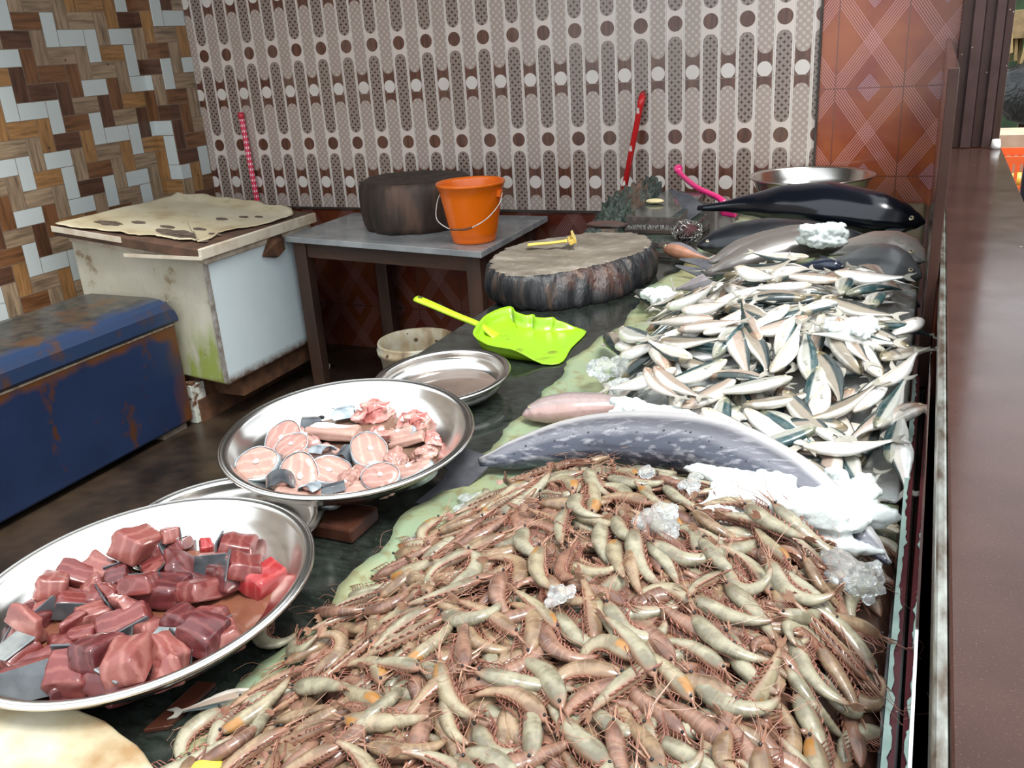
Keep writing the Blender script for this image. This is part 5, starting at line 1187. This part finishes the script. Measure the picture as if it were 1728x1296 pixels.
def place_piece(hm, o, x, y, rad, half, rr, tilt=.35, sc=1, extra=0):
    zs = [hm.at(x + rad * .6 * math.cos(a), y + rad * .6 * math.sin(a)) for a in np.linspace(0, 2 * PI, 9)[:-1]] + [hm.at(x, y)]
    z = sorted(zs)[-3] * .6 + sum(zs) / len(zs) * .4 + half * .92 + extra
    q = Matrix.Rotation(rr.uniform(0, 2 * PI), 3, 'Z') @ Matrix.Rotation(rr.uniform(-tilt, tilt), 3, 'X') @ Matrix.Rotation(rr.uniform(-tilt, tilt), 3, 'Y')
    o.rotation_quaternion = q.to_quaternion(); o.location = (x, y, z); o.scale = (sc, sc, sc); hm.disc(x, y, rad * .85, z + half * .8); return z
def grid_region(x, y, c, R):
    dx, dy = (x - c[0]) / R, (y - c[1]) / R
    r = 'near' if dy < -.35 else 'middle' if dy < .25 else 'far'; k = 'left' if dx < -.33 else 'centre' if dx < .28 else 'right'
    return {'near': 'near', 'middle': 'middle', 'far': 'far'}[r] + ' ' + k
c1 = (-.944, .759, .932); H1 = HM(-1.22, .48, -.66, 1.04, dish_floor(c1, .238, .052, (-.034, -.047), .72)); rr = random.Random(17); lab = []
order = sorted(range(len(TUNA)), key=lambda i: -math.hypot(TUNA[i][0] - c1[0], TUNA[i][1] - c1[1]))
for i in order:
    x, y, s, k = TUNA[i]; s = min(s, 1.3); q_ = math.hypot(x - c1[0], y - c1[1]) / (.238 * .68)
    if q_ > 1: x, y = c1[0] + (x - c1[0]) / q_, c1[1] + (y - c1[1]) / q_
    skin = {0: (None if rr.random() < .62 else 'dark'), 1: 'dark', 2: 'top', 3: None}[k]; mi = 2 if k == 3 else rr.choice([0, 0, 1, 3, 3])
    kind = rr.choice([0, 0, 1, 2, 3]); o = tuna_chunk(kind, mi, skin, rr.randrange(2))
    z = place_piece(H1, o, x, y, .027 * s, .014 * s, rr, .42, s * 1.02)
    tag(o, None, 'fish piece', 'tuna chunks in the front dish')
    lab.append((o, '%s %s tuna %s%s, %s of front dish' % ('small' if s < .85 else 'large' if s > 1.15 else 'medium', ['dark red', 'plum red', 'bright red', 'rosy'][mi], 'wedge' if kind == 1 else 'slab' if kind == 3 else 'cube', {None: '', 'dark': ', dark skin', 'top': ', silver skin'}[skin], grid_region(x, y, c1, .238)), x))
label_all(lab)

M_PALE = [meat('pale_pink_flesh', (.31, .17, .14), (.41, .25, .20), (.52, .36, .30)), meat('rosy_pale_flesh', (.27, .125, .105), (.36, .20, .16), (.48, .32, .27)), meat('bloody_pale_flesh', (.34, .06, .055), (.50, .26, .22), (.66, .48, .42))]
m = Mat('steak_skin'); x, y, z = m.xyz(); n = m.noise(30, 4); m.set(col=m.ramp(n, [(.36, (.15, .18, .21)), (.55, (.36, .42, .46)), (.7, (.62, .66, .67))]), rough=.2, metal=.35, coat=.5); M_SKN = m.m
M_BONE = simple('white_bone', (.85, .80, .74), (.75, .68, .62), 50, .35)
st_proto = {}
def steak(kind, var):
    key = (kind, var)
    if key in st_proto: return copy_tree(st_proto[key])
    rr = random.Random(kind * 13 + var * 5 + 1); T = .0115
    if kind in (0, 3):
        n = 40; P = []
        for i in range(n):
            a = 2 * PI * i / n; r = .036 * (1 + .06 * math.cos(2 * a) + .05 * math.sin(a) + .02 * math.sin(5 * a + var))
            px, py = r * math.cos(a), r * .86 * math.sin(a)
            if kind == 3: py = max(py, -.004 + .003 * math.sin(px * 300))
            P.append((px, py))
        sc_ = lambda k_: [(x * k_, y * k_) for x, y in P]
        b = MB(); rings = []
        for k_, z in ((.2, -T), (.90, -T), (.965, -T * .8), (.97, 0), (.965, T * .8), (.90, T), (.6, T * 1.06), (.2, T * .9)): rings.append([(x, y, z + .0008 * math.sin(x * 300 + y * 200)) for x, y in sc_(k_)])
        b.loft(rings); o = b.obj('fish_steak', M_PALE[var % 2], smooth=True)
        b = MB(); 
        rng = range(n) if kind == 0 else [i for i in range(n // 2 + 1)]
        ring = [[(x * k_, y * k_, z) for k_, z in ((.972, -T * .98), (1.0, -T), (1.012, 0), (1.0, T), (.972, T * .98), (.985, 0))] for x, y in [P[i] for i in rng] + ([P[0]] if kind == 0 else [])]
        b.loft(ring, kind == 3); b.obj('skin', M_SKN, o, smooth=True)
        MB().ell((0, .004, T * 1.0), (.0055, .0045, .0016), 9, 5, jit=.2, rnd=rr).obj('bone', M_BONE, o, smooth=True)
    elif kind == 1:
        o = finalize(MB().ell((0, 0, 0), (.030, .024, .018), 9, 6, jit=.30, rnd=rr).obj('fish_piece', M_PALE[2 if var else 1], smooth=True), 2, .018)
        MB().ell((.012, -.004, .012), (.009, .006, .005), 8, 5, jit=.3, rnd=rr).obj('bone', M_BONE, o, smooth=True)
    elif kind == 2:
        b = MB(); rings = []
        for i in range(12):
            u = i / 11 - .5; a = u * 2.2; R_ = .026
            rings.append([(R_ * math.sin(a) * q, w, R_ * math.cos(a) * q - .020 + .0) for w, q in ((-.020, 1), (.018 + .004 * math.sin(i), 1), (.018 + .004 * math.sin(i), .90), (-.020, .90))])
        b.loft(rings); o = b.obj('fish_skin_piece', M_SKN if var else M_SKD, smooth=False)
        MB().ell((0, 0, -.003), (.018, .015, .008), 12, 7, jit=.1, rnd=rr).obj('flesh', M_PALE[1], o, smooth=True)
    else:
        b, v = chunk_shape(3, rr); b.v = [(x * 1.1, y * .85, z * .75 + .25 * x * x * 20 * .1) for x, y, z in b.v]; o = finalize(b.obj('fish_fillet', M_PALE[var], smooth=True))
    o.rotation_mode = 'QUATERNION'; st_proto[key] = o; return o
c2 = (-.928, 1.257, .952); H2 = HM(-1.22, .98, -.64, 1.54, dish_floor(c2, .229, .052, (.034, -.064), .72)); rr = random.Random(23); lab = []
names = ['round pale steak with silver skin', 'ragged pink piece with white bone', 'curled piece of grey skin', 'half-moon steak with silver skin', 'pale pink boneless fillet piece']
order = sorted(range(len(STEAK)), key=lambda i: (STEAK[i][2] in (0, 2), STEAK[i][2] == 2, -math.hypot(STEAK[i][0] - c2[0], STEAK[i][1] - c2[1])))
for i in order:
    x, y, k, s = STEAK[i]; k = int(k); q_ = math.hypot(x - c2[0], y - c2[1]) / (.229 * .72)
    if q_ > 1: x, y = c2[0] + (x - c2[0]) / q_, c2[1] + (y - c2[1]) / q_
    o = steak(k, rr.randrange(2) if k != 2 else i % 2); place_piece(H2, o, x, y, .030 * s, .012 * s, rr, .55 if k in (0, 3) else .3, s * 1.08, .006 if k == 2 else 0)
    if k in (0, 3):   # most steaks lean towards the viewer
        o.rotation_quaternion = (Matrix.Rotation(rr.uniform(.25, .8), 3, 'X') @ Matrix.Rotation(rr.uniform(-.4, .4), 3, 'Y') @ Matrix.Rotation(rr.uniform(0, 6.28) if k == 0 else PI + rr.uniform(-.4, .4), 3, 'Z')).to_quaternion(); o.location.z += .006
    tag(o, None, 'fish piece', 'fish pieces in the middle dish'); lab.append((o, '%s, %s of middle dish' % (names[k], grid_region(x, y, c2, .229)), x))
label_all(lab)

# ------------------------------------------------------------------ outside, beyond the pillar
t = thing('plastic_crate', 'orange plastic crate seen outside beyond the pillar', 'crate', (.60, 6.0, .07))
M_CR = simple('orange_crate_plastic', (.80, .13, .03), (.70, .10, .02), 5, .4)
b = MB().box((-.28, -.2, .45), (.28, .2, .47)).box((-.28, -.2, .72), (.28, -.18, .76)).box((-.28, .18, .72), (.28, .2, .76)).box((-.28, -.2, .72), (-.26, .2, .76)).box((.26, -.2, .72), (.28, .2, .76))
for k in range(15): x = -.28 + k * .0385; b.box((x, -.2, .47), (x + .016, -.186, .72)); b.box((x, .186, .47), (x + .016, .2, .72))
b.box((-.28, -.2, .585), (.28, -.186, .60)); b.obj('basket', M_CR, t)
MB().ell((-.03, -.09, .62), (.06, .06, .05), 12, 8).ell((.10, -.05, .60), (.06, .06, .05), 12, 8).ell((-.13, -.02, .60), (.06, .06, .05), 12, 8).obj('fruit', simple('green_yellow_fruit', (.42, .45, .06), (.55, .35, .05), 9, .4), t, smooth=True)
MB().box((-.3, -.22, -.13), (.3, .22, .45)).obj('crate_base', simple('brown_box', (.20, .13, .08), (.14, .09, .05), 6, .8), t)
t = thing('cardboard_box', 'pale printed cardboard box standing behind the orange crate', 'box', (.66, 6.5, -.06))
MB().box((-.3, -.2, 0), (.3, .2, .95)).obj('box_body', simple('pale_cardboard', (.42, .34, .24), (.34, .26, .18), 12, .8), t)
t = thing('tarpaulin', 'black tarpaulin heap hanging outside above the crate', 'tarpaulin', (1.0, 7.4, .80))
MB().ell((0, 0, .26), (.66, .4, .30), 26, 14, jit=.07, rnd=random.Random(4)).obj('sheet', simple('black_tarpaulin', (.006, .007, .008), (.02, .022, .022), 5, .3, bump=.6, bdist=.05), t, smooth=True)
[MB().box((q, .1, -.86), (q + .1, .2, .3)).obj('post', M_WOOD, t) for q in (-.45, .35)]
t = thing('thatch_roof', 'straw thatch edge above the black tarpaulin outside', 'roof', (1.2, 7.8, 1.28))
b = MB(); rr = random.Random(6)
for k in range(160): x = rr.uniform(-.9, .9); y = rr.uniform(-.3, .3); b.tube([(x, y, .25), (x + rr.uniform(-.05, .05), y - .15, rr.uniform(-.06, .05))], .012, 3)
b.obj('straw', simple('straw', (.30, .21, .09), (.20, .14, .06), 20, .8), t); MB().box((-.95, -.3, .12), (.95, .5, .3)).obj('frame', simple('straw_core', (.30, .21, .10), (.2, .14, .07), 20, .8), t)
[MB().box((q, .35, -1.34), (q + .1, .45, .12)).obj('post', M_WOOD, t) for q in (-.9, .8)]
t = thing('hanging_cloth', 'dark navy cloth hanging at the far right beyond the ledge', 'cloth', (.60, 4.6, -.06))
b = MB(); rings = []
for j in range(12):
    z = j / 11 * 1.14; rings.append([(-.04 + .02 * math.sin(z * 5) - .16 + .20 * (1 - z / 1.22) * 0 + .30 * u + .0, .03 * math.sin(u * 14 + z * 2) - .02, z) for u in np.linspace(0, 1, 14)] + [(-.20 + .30 * u + .02 * math.sin(z * 5), .03 * math.sin(u * 14 + z * 2) + .02, z) for u in np.linspace(1, 0, 14)])
b.loft(rings); b.obj('drape', simple('dark_navy_fabric', (.008, .010, .020), (.014, .016, .03), 8, .9), t, smooth=True)
t = thing('hedge', 'dark green bushes far outside behind the stall', 'plant', (2.2, 10.5, -.06))
b = MB(); rr = random.Random(9)
for k in range(420):
    p = Vector((rr.uniform(-3, 3), rr.uniform(-.5, .5), rr.uniform(0, 3.4))); q = .16; d_ = Vector((rr.uniform(-1, 1), rr.uniform(-1, 1), rr.uniform(-1, 1))).normalized(); e = d_.orthogonal().normalized() * .06
    b.add([tuple(p), tuple(p + d_ * q * .5 + e), tuple(p + d_ * q), tuple(p + d_ * q * .5 - e)], [(0, 1, 2, 3)])
b.box((-3, .0, 0), (3, .5, 3.2)); b.obj('leaves', simple('dark_leaves', (.012, .03, .010), (.03, .07, .02), 3, .7), t)
